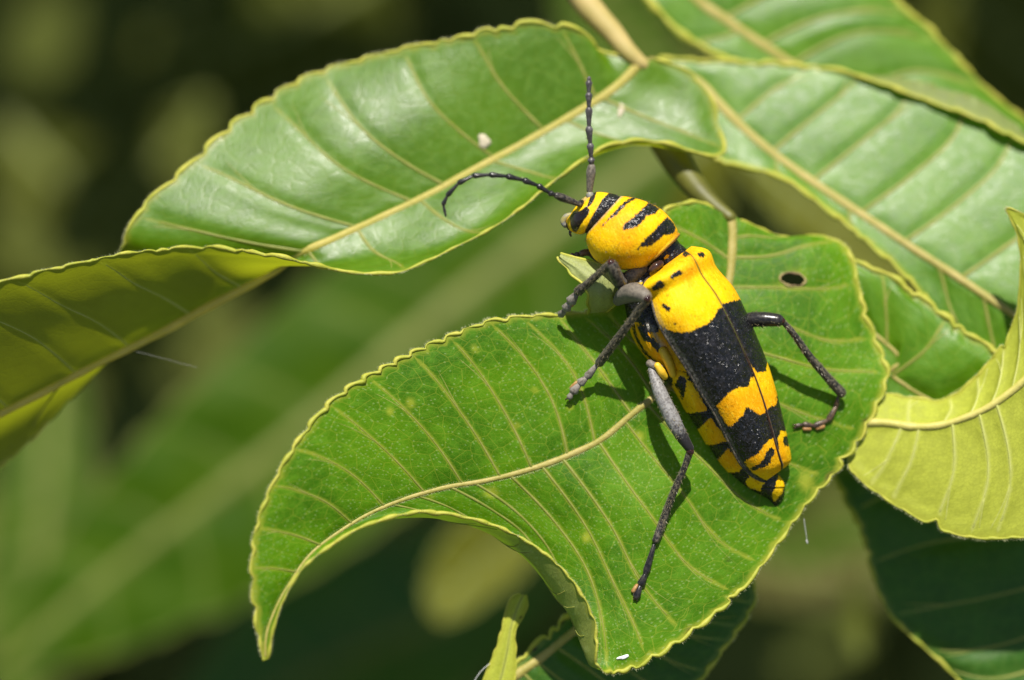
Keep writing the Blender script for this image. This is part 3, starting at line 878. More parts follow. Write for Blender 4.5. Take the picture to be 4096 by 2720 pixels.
def in_line(x, y, pts, w):
    P = np.asarray(pts, float)
    dist = np.full(np.shape(x), 1e9)
    w = np.broadcast_to(w, (len(P),))
    for i in range(len(P) - 1):
        dx, dy = P[i + 1] - P[i]
        t = np.clip(((x - P[i, 0]) * dx + (y - P[i, 1]) * dy) / (dx * dx + dy * dy + 1e-9), 0, 1)
        dist = np.minimum(dist, np.hypot(x - P[i, 0] - t * dx, y - P[i, 1] - t * dy) - (w[i] * (1 - t) + w[i + 1] * t))
    return -dist


def shell_material(name, rough=.42, glitter=True, jagk=1.0):
    """yellow down and black down; 'blk' is the distance into the black marking in pixels, 'grey' the pale grey down, 'brown' the bare rim."""
    T = NT(name)
    pos = T.n('NewGeometry').outputs['Position']
    tone = T.noise(pos, 3.2, 3, .6)
    ax_ = world_of([(2900, 1500, 0), (2941, 1591, 0)])
    ax_ = (ax_[1] - ax_[0]) / np.linalg.norm(ax_[1] - ax_[0])
    cr_ = np.cross(ax_, -CF)
    dots = [T.n('VectorMath', {0: pos, 1: tuple(v_)}, operation='DOT_PRODUCT').outputs['Value'] for v_ in (ax_, cr_, -CF)]
    comb = T.n('CombineXYZ', {0: T.math('MULTIPLY', dots[0], 22.0), 1: T.math('MULTIPLY', dots[1], 110.0), 2: T.math('MULTIPLY', dots[2], 60.0)}).outputs[0]
    streak = T.noise(comb, 1.0, 2, .6)
    blk = T.attr('blk')
    hair = T.noise(pos, 60.0, 2, .7)
    jag = T.math('ADD', T.math('ADD', blk, T.math('MULTIPLY', T.math('SUBTRACT', streak, .5), 18.0 * jagk)), T.math('MULTIPLY', T.math('SUBTRACT', hair, .5), 15.0 * jagk))
    jag = T.math('ADD', jag, T.math('MULTIPLY', T.math('SUBTRACT', T.noise(pos, 16.0, 2), .5), 10.0 * jagk))
    m = T.ramp(jag, -2.5, 2.5)
    yel = T.mix(T.ramp(tone, .38, .66), (.90, .54, .003), (.82, .35, .003))
    yel = T.mix(T.math('MULTIPLY', T.ramp(streak, .5, .72), .5), yel, (.97, .68, .04))
    yel = T.mix(T.math('MULTIPLY', T.ramp(streak, .40, .25), .55), yel, (.55, .24, .004))
    yel = T.mix(T.math('MULTIPLY', T.ramp(T.noise(pos, 40.0, 2, .7), .60, .72), .55), yel, (.30, .12, .004))
    black = T.mix(T.ramp(T.noise(pos, 30.0, 2), .4, .7), (.006, .006, .007), (.018, .016, .017))
    col = T.mix(m, yel, black)
    col = T.mix(T.attr('brown'), col, (.085, .045, .022))
    gcol = T.mix(T.ramp(T.noise(pos, 55.0, 2, .7), .45, .6), (.33, .31, .26), (.12, .10, .08))
    col = T.mix(T.attr('grey'), col, gcol)
    if glitter:  # sparkle of the hairs painted into the colour as pale dots
        vo = T.n('TexVoronoi', {'Vector': pos, 'Scale': 95.0})
        dot = T.ramp(vo.outputs['Distance'], .10, .28, 1.0, 0.0)
        ypick = T.math('LESS_THAN', T.n('SeparateColor', {0: vo.outputs['Color']}).outputs[1], .16)
        col = T.mix(T.math('MULTIPLY', T.math('MULTIPLY', dot, ypick), T.math('SUBTRACT', .45, T.math('MULTIPLY', m, .45))), col, (.98, .80, .20))
        pick = T.math('LESS_THAN', T.n('SeparateColor', {0: vo.outputs['Color']}).outputs[0], T.ramp(tone, .35, .7, .10, .40))
        col = T.mix(T.math('MULTIPLY', T.math('MULTIPLY', dot, pick), T.math('MULTIPLY', m, .38)), col, (.34, .34, .38))
    nrm = T.bump(T.math('ADD', T.noise(pos, 95.0, 2, .7), T.math('MULTIPLY', streak, 1.2)), .5, .006)
    vg = T.n('TexVoronoi', {'Vector': pos, 'Scale': 120.0}).outputs['Color']
    off = T.n('VectorMath', {0: vg, 1: (.5, .5, .5)}, operation='SUBTRACT').outputs[0]
    off = T.n('VectorMath', {0: off, 'Scale': T.n('MapRange', {0: m, 3: .10, 4: .75}).outputs[0]}, operation='SCALE').outputs[0]
    nrm = T.n('VectorMath', {0: T.n('VectorMath', {0: nrm, 1: off}, operation='ADD').outputs[0]}, operation='NORMALIZE').outputs[0]
    r = T.n('MapRange', {0: m, 3: .5, 4: rough}).outputs[0]
    p = T.n('BsdfPrincipled', {'Base Color': col, 'Roughness': r, 'Specular IOR Level': T.n('MapRange', {0: m, 3: .12, 4: .5}).outputs[0], 'Normal': nrm})
    return T.done(p.outputs[0])


SHELL = shell_material('beetle_downy_shell', .27)
HEADM = shell_material('beetle_head_shell', .3, jagk=.3)


def leg_material(name, c1, c2, rough=.35, specks=0.0, scale=45.0, tipdark=False):
    T = NT(name)
    pos = T.n('NewGeometry').outputs['Position']
    nz = T.noise(pos, scale, 3, .7)
    col = T.mix(T.ramp(nz, .42, .62), c1, c2)
    if tipdark:
        t = T.math('ADD', T.attr('along'), T.math('MULTIPLY', T.math('SUBTRACT', nz, .5), .3))
        col = T.mix(T.ramp(t, .62, .8), col, (.012, .010, .010))
    nrm = T.bump(T.noise(pos, 90.0, 2, .7), .25, .004)
    p = T.n('BsdfPrincipled', {'Base Color': col, 'Roughness': rough, 'Normal': nrm, 'Specular IOR Level': .5, 'Sheen Weight': .08})
    return T.done(p.outputs[0])


LEG_BLACK = leg_material('leg_black', (.008, .007, .007), (.03, .026, .022), .28)
LEG_HAIRY = leg_material('leg_hairy_black', (.012, .010, .009), (.12, .10, .07), .4, scale=60)
LEG_GREY = leg_material('leg_grey_down', (.19, .16, .12), (.085, .072, .055), .6, scale=70)
LEG_GREYBLACK = leg_material('leg_grey_black_end', (.27, .26, .245), (.13, .12, .115), .55, scale=70, tipdark=True)
TARSUS = leg_material('tarsus_brown', (.03, .018, .012), (.12, .07, .035), .4)
TARSUS_GREY = leg_material('tarsus_grey', (.26, .23, .19), (.12, .10, .08), .5)
PAD = leg_material('tarsus_pad_orange', (.30, .14, .03), (.38, .22, .08), .5)
EYE = leg_material('eye_black', (.006, .004, .004), (.012, .008, .007), .16, scale=10)
KNEE = leg_material('knee_red_brown', (.015, .005, .004), (.05, .012, .007), .18)
SHINY = leg_material('shiny_dark_brown', (.03, .012, .007), (.06, .03, .02), .15, scale=15)
MOUTH = leg_material('mouth_grey', (.20, .20, .185), (.28, .24, .08), .5, scale=20)

PHI = math.radians(45)
SEAM = leg_material('wing_seam_brown', (.02, .010, .006), (.07, .028, .012), .3)
# wing cases ---------------------------------------------------------------
el_st = [  # outer margin, seam, depth of the axis
    ((2604, 1102), (2742, 1002), 45), ((2580, 1126), (2760, 1014), 85), ((2606, 1200), (2810, 1100), 105), ((2625, 1275), (2862, 1172), 105), ((2680, 1373), (2915, 1270), 98),
    ((2740, 1465), (2965, 1375), 88), ((2797, 1560), (3013, 1485), 75), ((2848, 1640), (3050, 1588), 60), ((2890, 1718), (3080, 1688), 42), ((2930, 1798), (3105, 1780), 25),
    ((2970, 1866), (3121, 1835), 10), ((3016, 1909), (3129, 1862), 0), ((3058, 1928), (3126, 1880), -8)]
Lm = np.array([s[0] for s in el_st], float)
Sm = np.array([s[1] for s in el_st], float)
Cz = np.array([s[2] for s in el_st], float)
NT_ = 150
tl = chord((Lm + Sm) / 2)
tq = np.linspace(0, tl[-1], NT_)
Lq = hermite(tl, Lm, tq)
Sq = hermite(tl, Sm, tq)
zq = hermite(tl, Cz, tq)
vec = Sq - Lq
wid = np.linalg.norm(vec, axis=1)
n1 = vec / wid[:, None]
X = wid * .54
Y = wid * .46
aE = X / math.cos(PHI)
bE = Y / math.sin(PHI)
Cc = Lq + n1 * X[:, None]


def body(i, q, h):
    """station i, sideways q (the beetle's left positive), height h"""
    xy = Cc[i] + n1[i] * (-q * math.cos(PHI) + h * math.sin(PHI))
    return np.array([xy[0], xy[1], zq[i] + q * math.sin(PHI) + h * math.cos(PHI)])


EXP = 2.0 / 2.35
NVE = 70


def black_left(x, y):
    b1 = in_poly(x, y, [(2640, 1300), (2664, 1317), (2714, 1329), (2756, 1328), (2802, 1311), (2840, 1288), (2863, 1258), (2876, 1233), (2900, 1225), (2960, 1330), (3012, 1440), (3024, 1500),
                        (3006, 1510), (2992, 1547), (2954, 1547), (2921, 1568), (2891, 1598), (2862, 1632), (2800, 1600), (2700, 1450)])
    b2 = in_poly(x, y, [(2850, 1640), (2879, 1657), (2904, 1695), (2921, 1707), (2946, 1686), (2971, 1661), (2984, 1630), (3018, 1641), (3043, 1661), (3064, 1644), (3085, 1700), (3100, 1748),
                        (3089, 1753), (3060, 1775), (3034, 1812), (2980, 1846), (2976, 1859), (3001, 1897), (2985, 1905), (2930, 1830), (2880, 1730)])
    b3 = in_line(x, y, [(3085, 1802), (3068, 1842), (3047, 1862)], [13, 15, 12])
    b3 = np.maximum(b3, in_line(x, y, [(3047, 1862), (3013, 1876)], [10, 9]))
    s = in_line(x, y, [(2690, 1106), (2722, 1090)], [9, 10])
    s = np.maximum(s, in_line(x, y, [(2618, 1152), (2642, 1138)], [13, 16]))
    s = np.maximum(s, in_line(x, y, [(2655, 1222), (2672, 1236)], [8, 11]))
    s = np.maximum(s, in_line(x, y, [(2698, 1285), (2702, 1296)], [3, 4]))
    s = np.maximum(s, in_line(x, y, [(2740, 1015), (2752, 1012)], [10, 8]))
    return np.maximum.reduce([b1, b2, b3, s])


def black_right(x, y):
    b1 = in_poly(x, y, [(2880, 1215), (2905, 1212), (2950, 1198), (3000, 1200), (3080, 1430), (3068, 1455), (3062, 1484), (3028, 1490), (2990, 1440)])
    b2 = in_poly(x, y, [(3060, 1645), (3081, 1628), (3106, 1622), (3108, 1560), (3104, 1545), (3130, 1530), (3175, 1700), (3160, 1728), (3124, 1724), (3112, 1752), (3118, 1800), (3100, 1790), (3080, 1700)])
    b3 = in_line(x, y, [(3143, 1755), (3146, 1775)], [11, 11])
    s = in_line(x, y, [(2803, 1018), (2812, 1021)], [9, 9])
    return np.maximum.reduce([b1, b2, b3, s])


for side in (1, -1):
    th = np.linspace(0, math.pi / 2, NVE)
    G = np.zeros((NT_, NVE, 3))
    for i in range(NT_):
        for j, t in enumerate(th):
            h = math.sin(t) ** EXP
            q = math.cos(t) ** EXP
            # a shallow groove beside the seam and the outer rim
            dip = -3.0 * math.exp(-((90 - math.degrees(t)) / 3.0) ** 2)
            sh = 1.0 if side == 1 else .72 + .28 * math.sin(min(1, i / 9) * math.pi / 2)
            G[i, j] = body(i, side * (q * sh * aE[i] + (.8 if j == NVE - 1 else 0)), h * bE[i] + dip)
    G += (4 * np.sin(np.linspace(0, 9, NT_)))[:, None, None] * np.array([0, 0, .6]) * np.sin(th * 2)[None, :, None]
    x, y = G[..., 0], G[..., 1]
    blk = black_left(x, y) if side == 1 else black_right(x, y)
    ri = np.arange(NVE)[None].repeat(NT_, 0)
    brown = smooth01((ri - (NVE - 2.3)) / 1.3) * .8
    fr = np.linspace(0, 1, NT_)[:, None]
    rim = smooth01((7 - ri) / 4.0)
    if side == 1:
        blk = np.where(fr > .34, np.maximum(blk, 14 - ri * 1.7), blk)
    grey = rim * .75 * (fr > .12) * smooth01((fr - .1) / .1)
    F = grid_faces(NT_, NVE, flip=(side == 1))
    link_mesh('wing_case', G.reshape(-1, 3), F, SHELL, beetle, attrs={'blk': blk, 'brown': brown + 0 * fr, 'grey': grey * (.5 if side == 1 else .0)})
    edge = G[:, 0][::2]
    tube('wing_case_rim', edge, 5.5, LEG_HAIRY, beetle, ns=6)
seam = np.array([body(i, 0, bE[i] - 1) for i in range(8, NT_, 2)])
tube('wing_seam', seam, np.interp(np.linspace(0, 1, len(seam)), [0, .4, .8, 1], [.5, 1.2, 4.5, 5.0]) , SEAM, beetle, ns=6)


# rounded loft in ring planes that hold the depth axis ---------------------
def loft(rows, n, m=48, e=2.0, full=True):
    """rows: (x, y of one silhouette), (x, y of the other), depth of the middle, depth radius"""
    A = np.array([r[0] for r in rows], float)
    B = np.array([r[1] for r in rows], float)
    Z = np.array([r[2] for r in rows], float)
    R = np.array([r[3] for r in rows], float)
    t = chord((A + B) / 2 + 1e-6)
    q = np.linspace(0, t[-1], n)
    A, B, Z, R = hermite(t, A, q), hermite(t, B, q), hermite(t, Z, q), np.maximum(hermite(t, R, q), 1)
    C = (A + B) / 2
    Hh = (A - B) / 2
    th = np.linspace(0, 2 * np.pi, m, endpoint=False)
    co, si = np.cos(th), np.sin(th)
    co = np.sign(co) * np.abs(co) ** (2 / e)
    si = np.sign(si) * np.abs(si) ** (2 / e)
    G = np.zeros((n, m, 3))
    G[..., :2] = C[:, None] + Hh[:, None] * co[None, :, None]
    G[..., 2] = Z[:, None] + R[:, None] * si[None]
    return G


def loft_mesh(name, G, mat, parent, blk=None, grey=None, brown=None, caps=True):
    n, m = G.shape[:2]
    V = G.reshape(-1, 3)
    F = [tuple(f) for f in grid_faces(n, m, closed=True)]
    cap = []
    if caps:
        V = np.vstack([V, G[0].mean(0), G[-1].mean(0)])
        for j in range(m):
            F.append((n * m, (j + 1) % m, j, j))
            F.append((n * m + 1, (n - 1) * m + j, (n - 1) * m + (j + 1) % m, (n - 1) * m + (j + 1) % m))
        F = [f[:3] if f[2] == f[3] else f for f in F]
    # outward winding
    Wv = world_of(V)
    ii = (n // 2) * m + m // 4
    f0 = F[ii]
    nn = np.cross(Wv[f0[1]] - Wv[f0[0]], Wv[f0[2]] - Wv[f0[0]])
    cen = world_of(G[n // 2].mean(0))[0]
    if np.dot(nn, Wv[f0[0]] - cen) < 0:
        F = [tuple(reversed(f)) for f in F]
    ext = 2 if caps else 0
    z = np.zeros(n * m + ext)
    def pad(a):
        return z if a is None else np.concatenate([np.asarray(a, float).ravel(), np.zeros(ext)])
    at = {'blk': np.full(n * m + ext, -30.0) if blk is None else np.concatenate([np.asarray(blk, float).ravel(), np.full(ext, 30.0)]), 'grey': pad(grey), 'brown': pad(brown)}
    return link_mesh(name, V, F, mat, parent, attrs=at)


# front shield (pronotum)

pro = loft([((2484, 784), (2347, 934), 130, 92), ((2506, 786), (2344, 952), 132, 108), ((2545, 794), (2352, 990), 135, 128), ((2590, 808), (2378, 1036), 135, 142), ((2632, 828), (2425, 1064), 132, 146),
            ((2668, 858), (2480, 1078), 126, 140), ((2697, 894), (2535, 1080), 118, 122), ((2713, 930), (2572, 1074), 110, 104), ((2716, 948), (2592, 1064), 106, 92), ((2708, 958), (2604, 1054), 104, 76)], 64, 72, 2.15)
x, y = pro[..., 0], pro[..., 1]
blk = in_line(x, y, [(2540, 790), (2500, 814), (2464, 852), (2442, 872)], [6, 8, 7, 5])
blk = np.maximum(blk, in_line(x, y, [(2442, 872), (2405, 908)], [2, .5]))
blk = np.maximum(blk, in_poly(x, y, [(2594, 808), (2640, 832), (2621, 855), (2587, 867), (2552, 905), (2491, 922), (2500, 897), (2533, 868), (2564, 842)]))
blk = np.maximum(blk, in_poly(x, y, [(2668, 868), (2708, 905), (2695, 932), (2659, 943), (2602, 981), (2554, 990), (2583, 953), (2613, 926), (2645, 890)]))
blk = np.maximum(blk, in_line(x, y, [(2550, 1002), (2530, 1010)], [1, 0]))
tpar = np.linspace(0, 1, 64)[:, None] + 0 * x
grey = smooth01((.03 - tpar) / .03) * .8 + smooth01((tpar - .97) / .03) * .6
low = in_line(x, y, [(2420, 1066), (2480, 1081), (2550, 1080), (2610, 1050)], [4, 4, 4, 5])
grey = np.maximum(grey, smooth01((low + 3) / 6) * .4)
tuck = smooth01((tpar - .93) / .06)
loft_mesh('front_shield', pro, SHELL, beetle, blk, grey, tuck * .7)

# head
head = loft([((2486, 790), (2356, 930), 120, 84), ((2462, 778), (2342, 932), 122, 88), ((2428, 771), (2322, 937), 124, 86), ((2392, 768), (2298, 932), 124, 80), ((2362, 776), (2278, 920), 122, 68),
             ((2336, 790), (2268, 906), 118, 54), ((2312, 812), (2264, 892), 114, 38), ((2296, 836), (2268, 876), 110, 20)], 56, 56, 2.1)
x, y = head[..., 0], head[..., 1]
band = in_poly(x, y, [(2500, 780), (2437, 770), (2408, 798), (2388, 832), (2366, 870), (2345, 910), (2336, 940), (2360, 945), (2420, 860)])
st2 = in_poly(x, y, [(2388, 764), (2376, 800), (2362, 822), (2348, 826), (2356, 800), (2368, 770)])
eyeb = in_poly(x, y, [(2358, 838), (2344, 828), (2318, 846), (2292, 846), (2281, 872), (2282, 900), (2292, 924), (2304, 928), (2318, 906), (2336, 878), (2352, 860)])
sock = in_line(x, y, [(2318, 818), (2322, 820)], [10, 10])
blk = np.maximum.reduce([band, st2, eyeb + 1, sock])
gr = smooth01((in_line(x, y, [(2330, 796), (2350, 782)], [12, 10]) + 4) / 8) * .6
hd = loft_mesh('head', head, HEADM, beetle, blk, gr)
hv = [Vector(v) for v in head.reshape(-1, 3)]
hb = BVHTree.FromPolygons(hv, [tuple(f) for f in grid_faces(56, 56, closed=True)])


def on_head(x, y, bvh=hb, dflt=190):
    h = bvh.ray_cast(Vector((x, y, 2000)), Vector((0, 0, -1)))
    return (h[0].z if h[0] is not None else dflt)


def patch(name, poly, mat, parent, bulge, zf, n=26):
    """a domed patch with the given outline lying on a surface"""
    P = np.asarray(poly, float)
    Pc = spline(np.vstack([P, P[:1]]), 61)[:-1]
    rings = []
    c = Pc.mean(0)
    V = []
    m = len(Pc)
    ks = [1.0, .96, .85, .65, .4, .15]
    for k in ks:
        for (px, py) in Pc:
            x = c[0] + (px - c[0]) * k
            y = c[1] + (py - c[1]) * k
            d = max(0.0, in_poly(np.array([x]), np.array([y]), Pc)[0])
            V.append((x, y, zf(x, y) + bulge * math.sqrt(min(1, d / 17.0)) - (3 if k == 1 else 0)))
    F = grid_faces(len(ks), m, closed=True)
    Wv = world_of(V)
    nn = np.cross(Wv[F[0, 1]] - Wv[F[0, 0]], Wv[F[0, 2]] - Wv[F[0, 0]])
    V.append((c[0], c[1], zf(*c) + bulge))
    F = [tuple(f) for f in F] + [((len(ks) - 1) * m + j, (len(ks) - 1) * m + (j + 1) % m, len(V) - 1) for j in range(m)]
    Wv = world_of(V)
    f0 = F[3 * m + 5]
    nn = np.cross(Wv[f0[1]] - Wv[f0[0]], Wv[f0[2]] - Wv[f0[0]])
    if np.dot(nn, CAM - Wv[f0[0]]) < 0:
        F = [tuple(reversed(f)) for f in F]
    return link_mesh(name, V, F, mat, parent)


patch('eye', [(2356, 836), (2345, 829), (2326, 844), (2306, 846), (2290, 850), (2283, 872), (2284, 898), (2294, 920), (2304, 924), (2317, 904), (2334, 880), (2350, 860)], EYE, hd, 9, on_head)
tube('mandible', [(2284, 858, 112), (2264, 868, 110), (2253, 888, 108), (2262, 906, 108)], [9, 13, 12, 8], MOUTH, hd, ns=10, n=12)
tube('mandible', [(2290, 880, 130), (2272, 898, 132), (2276, 916, 128)], [8, 9, 6], SHINY, hd, ns=10, n=10)
tube('feeler', [(2288, 918, 120), (2280, 930, 118), (2284, 944, 112)], [6, 6, 4], LEG_HAIRY, hd, ns=8, n=8)
tube('antenna_socket', [(2326, 812, 168), (2318, 818, 186)], [15, 12], EYE, hd, ns=12)
tube('antenna_socket', [(2362, 790, 150), (2358, 774, 150)], [17, 14], MOUTH, hd, ns=12)

# antennae
a1 = [(2358, 764, 150), (2366, 664, 175), (2365, 636, 182), (2361, 578, 198), (2356, 511, 214), (2356, 435, 232), (2355, 376, 246), (2356, 326, 256), (2357, 308, 258)]
a2 = [(2318, 817, 190), (2224, 781, 240), (2199, 772, 248), (2153, 743, 262), (2096, 721, 275), (2029, 705, 285), (1960, 699, 292), (1893, 703, 296), (1835, 732, 298), (1790, 781, 298), (1773, 817, 296), (1783, 864, 294)]
for pts, w, scm, sgm in ((a1, 15.0, LEG_GREY, leg_material('antenna_grey_black', (.05, .043, .042), (.11, .10, .10), .45)), (a2, 13.0, LEG_HAIRY, LEG_BLACK)):
    p0, p1 = np.array(pts[0], float), np.array(pts[1], float)
    an = tube('antenna', [p0, p0 * .6 + p1 * .4, p0 * .25 + p1 * .75, p1], [w * .8, w * 1.05, w * 1.3, w * 1.0], scm, beetle, ns=12, n=14)
    for k in range(1, len(pts) - 1):
        q0, q1 = np.array(pts[k], float), np.array(pts[k + 1], float)
        ww = w * (.92 if k < 3 else 1.0) * (1 - .035 * k)
        tipw = .45 if k == len(pts) - 2 else 1.0
        tube('antenna_segment', [q0, q0 * .85 + q1 * .15, q0 * .4 + q1 * .6, q0 * .1 + q1 * .9, q1], [ww * .50, ww * .62, ww * .88 * (1 if tipw == 1 else .85), ww * 1.18 * tipw, ww * .95 * tipw], sgm, an, ns=10)

# neck, scutellum and middle body
neck = loft([((2706, 955), (2600, 1058), 96, 70), ((2722, 975), (2615, 1075), 88, 78), ((2742, 992), (2612, 1100), 80, 84), ((2760, 1012), (2592, 1120), 70, 90)], 20, 40)
x, y = neck[..., 0], neck[..., 1]
nb = np.full(x.shape, 30.0) - 60 * smooth01((in_line(x, y, [(2664, 1030), (2672, 1022)], [7, 6]) + 4) / 8)
loft_mesh('neck', neck, HEADM, beetle, nb)
tube('shoulder_knob', [(2606, 1082, 200), (2624, 1066, 205), (2644, 1052, 196)], [13, 17, 13], SHINY, beetle, ns=14, n=14)

thorax = loft([((2640, 1050), (2500, 1085), 80, 60), ((2670, 1110), (2478, 1130), 70, 90), ((2700, 1180), (2492, 1190), 50, 112), ((2740, 1270), (2508, 1270), 35, 126), ((2780, 1350), (2524, 1335), 25, 134),
               ((2820, 1430), (2560, 1400), 15, 136), ((2860, 1500), (2610, 1455), 8, 128), ((2880, 1540), (2660, 1490), 0, 110)], 60, 60, 2.2)
x, y = thorax[..., 0], thorax[..., 1]
tb = np.maximum.reduce([in_poly(x, y, [(2480, 1060), (2600, 1060), (2600, 1128), (2548, 1128), (2500, 1122), (2480, 1130)]),
                        in_poly(x, y, [(2490, 1165), (2640, 1160), (2640, 1330), (2590, 1330), (2570, 1300), (2545, 1290), (2500, 1270)]),
                        in_poly(x, y, [(2550, 1300), (2580, 1300), (2600, 1345), (2640, 1380), (2660, 1420), (2632, 1410), (2600, 1372), (2570, 1360)]),
                        in_line(x, y, [(2532, 1300), (2545, 1350), (2580, 1410), (2620, 1450)], [6, 7, 6, 6])])
tg = np.maximum(smooth01((in_poly(x, y, [(2490, 1070), (2570, 1065), (2560, 1120), (2500, 1120)]) + 5) / 10) * .8,
                smooth01((in_line(x, y, [(2585, 1280), (2625, 1345), (2665, 1410), (2690, 1460)], [7, 8, 6, 4]) + 3) / 6) * .8)
tg = np.maximum(tg, smooth01((in_line(x, y, [(2590, 1450), (2640, 1478), (2680, 1480)], [10, 10, 8]) + 3) / 6) * .7)
loft_mesh('thorax', thorax, SHELL, beetle, tb, tg)
tube('hind_coxa', [(2652, 1400, 150), (2676, 1450, 148), (2692, 1500, 128)], [20, 20, 15], plain_material('coxa_yellow', (.78, .50, .02), (.70, .42, .02), rough=.5, scale=30), beetle, ns=12, n=16)
tube('hind_coxa', [(2628, 1460, 150), (2646, 1488, 146), (2660, 1508, 130)], [14, 17, 14], bpy.data.materials['coxa_yellow'], beetle, ns=12, n=14)
tube('hind_joint', [(2596, 1452, 128), (2622, 1466, 140), (2644, 1470, 146)], [16, 16, 12], LEG_GREY, beetle, ns=12, n=12)

tube('breast_plate', [(2572, 1072, 135), (2535, 1098, 150), (2508, 1118, 135)], [24, 30, 24], LEG_GREY, beetle, ns=14, n=14)
tube('breast_patch', [(2494, 1150, 120), (2530, 1148, 138), (2556, 1140, 140)], [18, 24, 18], bpy.data.materials['coxa_yellow'], beetle, ns=12, n=12)

# abdomen: overlapping rings, the last one pointed
ab_rows = [((2810, 1440), (2610, 1500), 30, 100), ((2850, 1510), (2672, 1535), 30, 112), ((2900, 1590), (2712, 1588), 26, 116), ((2950, 1665), (2750, 1657), 18, 114), ((3000, 1730), (2797, 1730), 8, 104),
           ((3040, 1795), (2838, 1794), 0, 96), ((3080, 1850), (2878, 1850), -8, 88), ((3115, 1895), (2926, 1900), -16, 76), ((3136, 1935), (2980, 1942), -24, 64), ((3138, 1972), (3030, 1974), -32, 50),
           ((3124, 2004), (3074, 1998), -40, 28), ((3106, 2026), (3092, 2022), -42, 6)]
ab = loft(ab_rows, 120, 56)
yrow = (ab[:, :, 1].max(1) + ab[:, :, 1].min(1)) / 2
sil_y = ab[:, 28, 1]
cuts = [0] + [int(np.argmin(abs(sil_y - q_))) for q_ in (1655, 1780, 1888, 1956)] + [119]
yel = [[(2690, 1470), (2745, 1490), (2830, 1640), (2800, 1650), (2748, 1652), (2715, 1615), (2690, 1560)], [(2785, 1724), (2842, 1668), (2895, 1742), (2902, 1764), (2826, 1786), (2795, 1755)],
       [(2872, 1838), (2912, 1794), (2975, 1862), (2956, 1886), (2912, 1894), (2880, 1862)], [(2980, 1930), (3003, 1898), (3056, 1930), (3042, 1966), (2996, 1952)],
       [(3088, 1985), (3105, 1930), (3122, 1880), (3140, 1900), (3138, 1940), (3122, 1980), (3104, 2008), (3092, 2004)]]
blackon = [[(2720, 1500), (2745, 1520), (2742, 1560), (2730, 1600), (2716, 1560), (2700, 1540)], None, None, None, None]
for k in range(5):
    i0, i1 = cuts[k], cuts[k + 1] + 1
    Gs = ab[i0:i1].copy()
    cen = Gs.mean(1, keepdims=True)
    grow = np.linspace(.95, 1.035, i1 - i0)[:, None, None]
    if k == 4:
        grow = grow * 0 + 1
    Gs = cen + (Gs - cen) * grow
    x, y = Gs[..., 0], Gs[..., 1]
    b = np.minimum.reduce([-in_poly(x, y, q_) for q_ in yel])
    b = np.maximum(b, in_poly(x, y, blackon[0]))
    loft_mesh('abdomen_ring', Gs, SHELL, beetle, b)


def surf(G, x, y):
    d = np.hypot(G[..., 0] - x, G[..., 1] - y)
    i = np.unravel_index(np.argmin(d), d.shape)
    return G[i]


# legs ---------------------------------------------------------------------
def leg(femur, fr, fmat, tibia, tr, tmat, tarsus, twr, tamat, claw, knee_r, pads=()):
    def stand(p, r):
        z = surf(GA, p[0], p[1])
        near = math.hypot(z[0] - p[0], z[1] - p[1]) < 12
        return (p[0], p[1], max(p[2], z[2] + r) if near else p[2])
    tarsus = [stand(p, 11) for p in tarsus]
    tibia = list(tibia[:-1]) + [stand(tibia[-1], 16)]
    pads = [(stand(p, 7), stand(q, 7), r) for p, q, r in pads]
    f = tube('leg', femur, fr, fmat, beetle, ns=14, n=22)
    tube('knee', [np.array(tibia[0]) + (-2, -3, 2), np.array(tibia[0]) + (3, 4, 4)], knee_r, KNEE, f, ns=12)
    tube('tibia', tibia, tr, tmat, f, ns=12, n=22)
    for k in range(len(tarsus) - 1):
        q0, q1 = np.array(tarsus[k], float), np.array(tarsus[k + 1], float)
        w = twr[k]
        tube('tarsus_segment', [q0, q0 * .6 + q1 * .4, q0 * .15 + q1 * .85, q1], [w * .6, w * .85, w * 1.15, w * .8], tamat, f, ns=10, flat=.7)
    e = np.array(tarsus[-1], float)
    d = np.array(tarsus[-1], float) - np.array(tarsus[-2], float)
    d /= np.linalg.norm(d)
    s = np.array([-d[1], d[0], 0])
    for sg in (-1, 1):
        tube('claw', [e, e + d * claw * .6 + s * sg * claw * .5, e + d * claw + s * sg * claw * .45 + np.array([0, 0, -claw * .35])], [4, 3, 1.2], SHINY, f, ns=6, n=8)
    for p, q, r in pads:
        tube('tarsus_pad', [p, q], r, PAD, f, ns=8)
    return f


# left middle leg
leg([(2470, 1205, 120), (2500, 1180, 200), (2545, 1170, 270), (2584, 1188, 318)], [20, 36, 40, 27], LEG_GREY, [(2588, 1194, 325), (2540, 1262, 265), (2460, 1368, 170), (2397, 1452, 92)], [17, 15, 17, 19], LEG_HAIRY,
    [(2386, 1462, 85), (2346, 1510, 62), (2318, 1535, 52), (2290, 1568, 44), (2276, 1592, 40)], [15, 17, 18, 12], TARSUS_GREY, 16, 17, [((2306, 1530, 50), (2284, 1552, 44), 8)])
# left hind leg
leg([(2606, 1474, 128), (2636, 1560, 150), (2686, 1668, 160), (2730, 1750, 156), (2760, 1796, 148)], [15, 28, 32, 25, 18], LEG_GREYBLACK, [(2760, 1806, 146), (2738, 1870, 128), (2695, 1968, 98), (2650, 2090, 66), (2622, 2164, 48)],
    [15, 13, 15, 17, 15], LEG_HAIRY, [(2616, 2180, 44), (2582, 2296, 50), (2562, 2340, 56), (2544, 2392, 62)], [13, 15, 14], LEG_BLACK, 14, 16, [((2548, 2342, 60), (2532, 2366, 60), 9)])
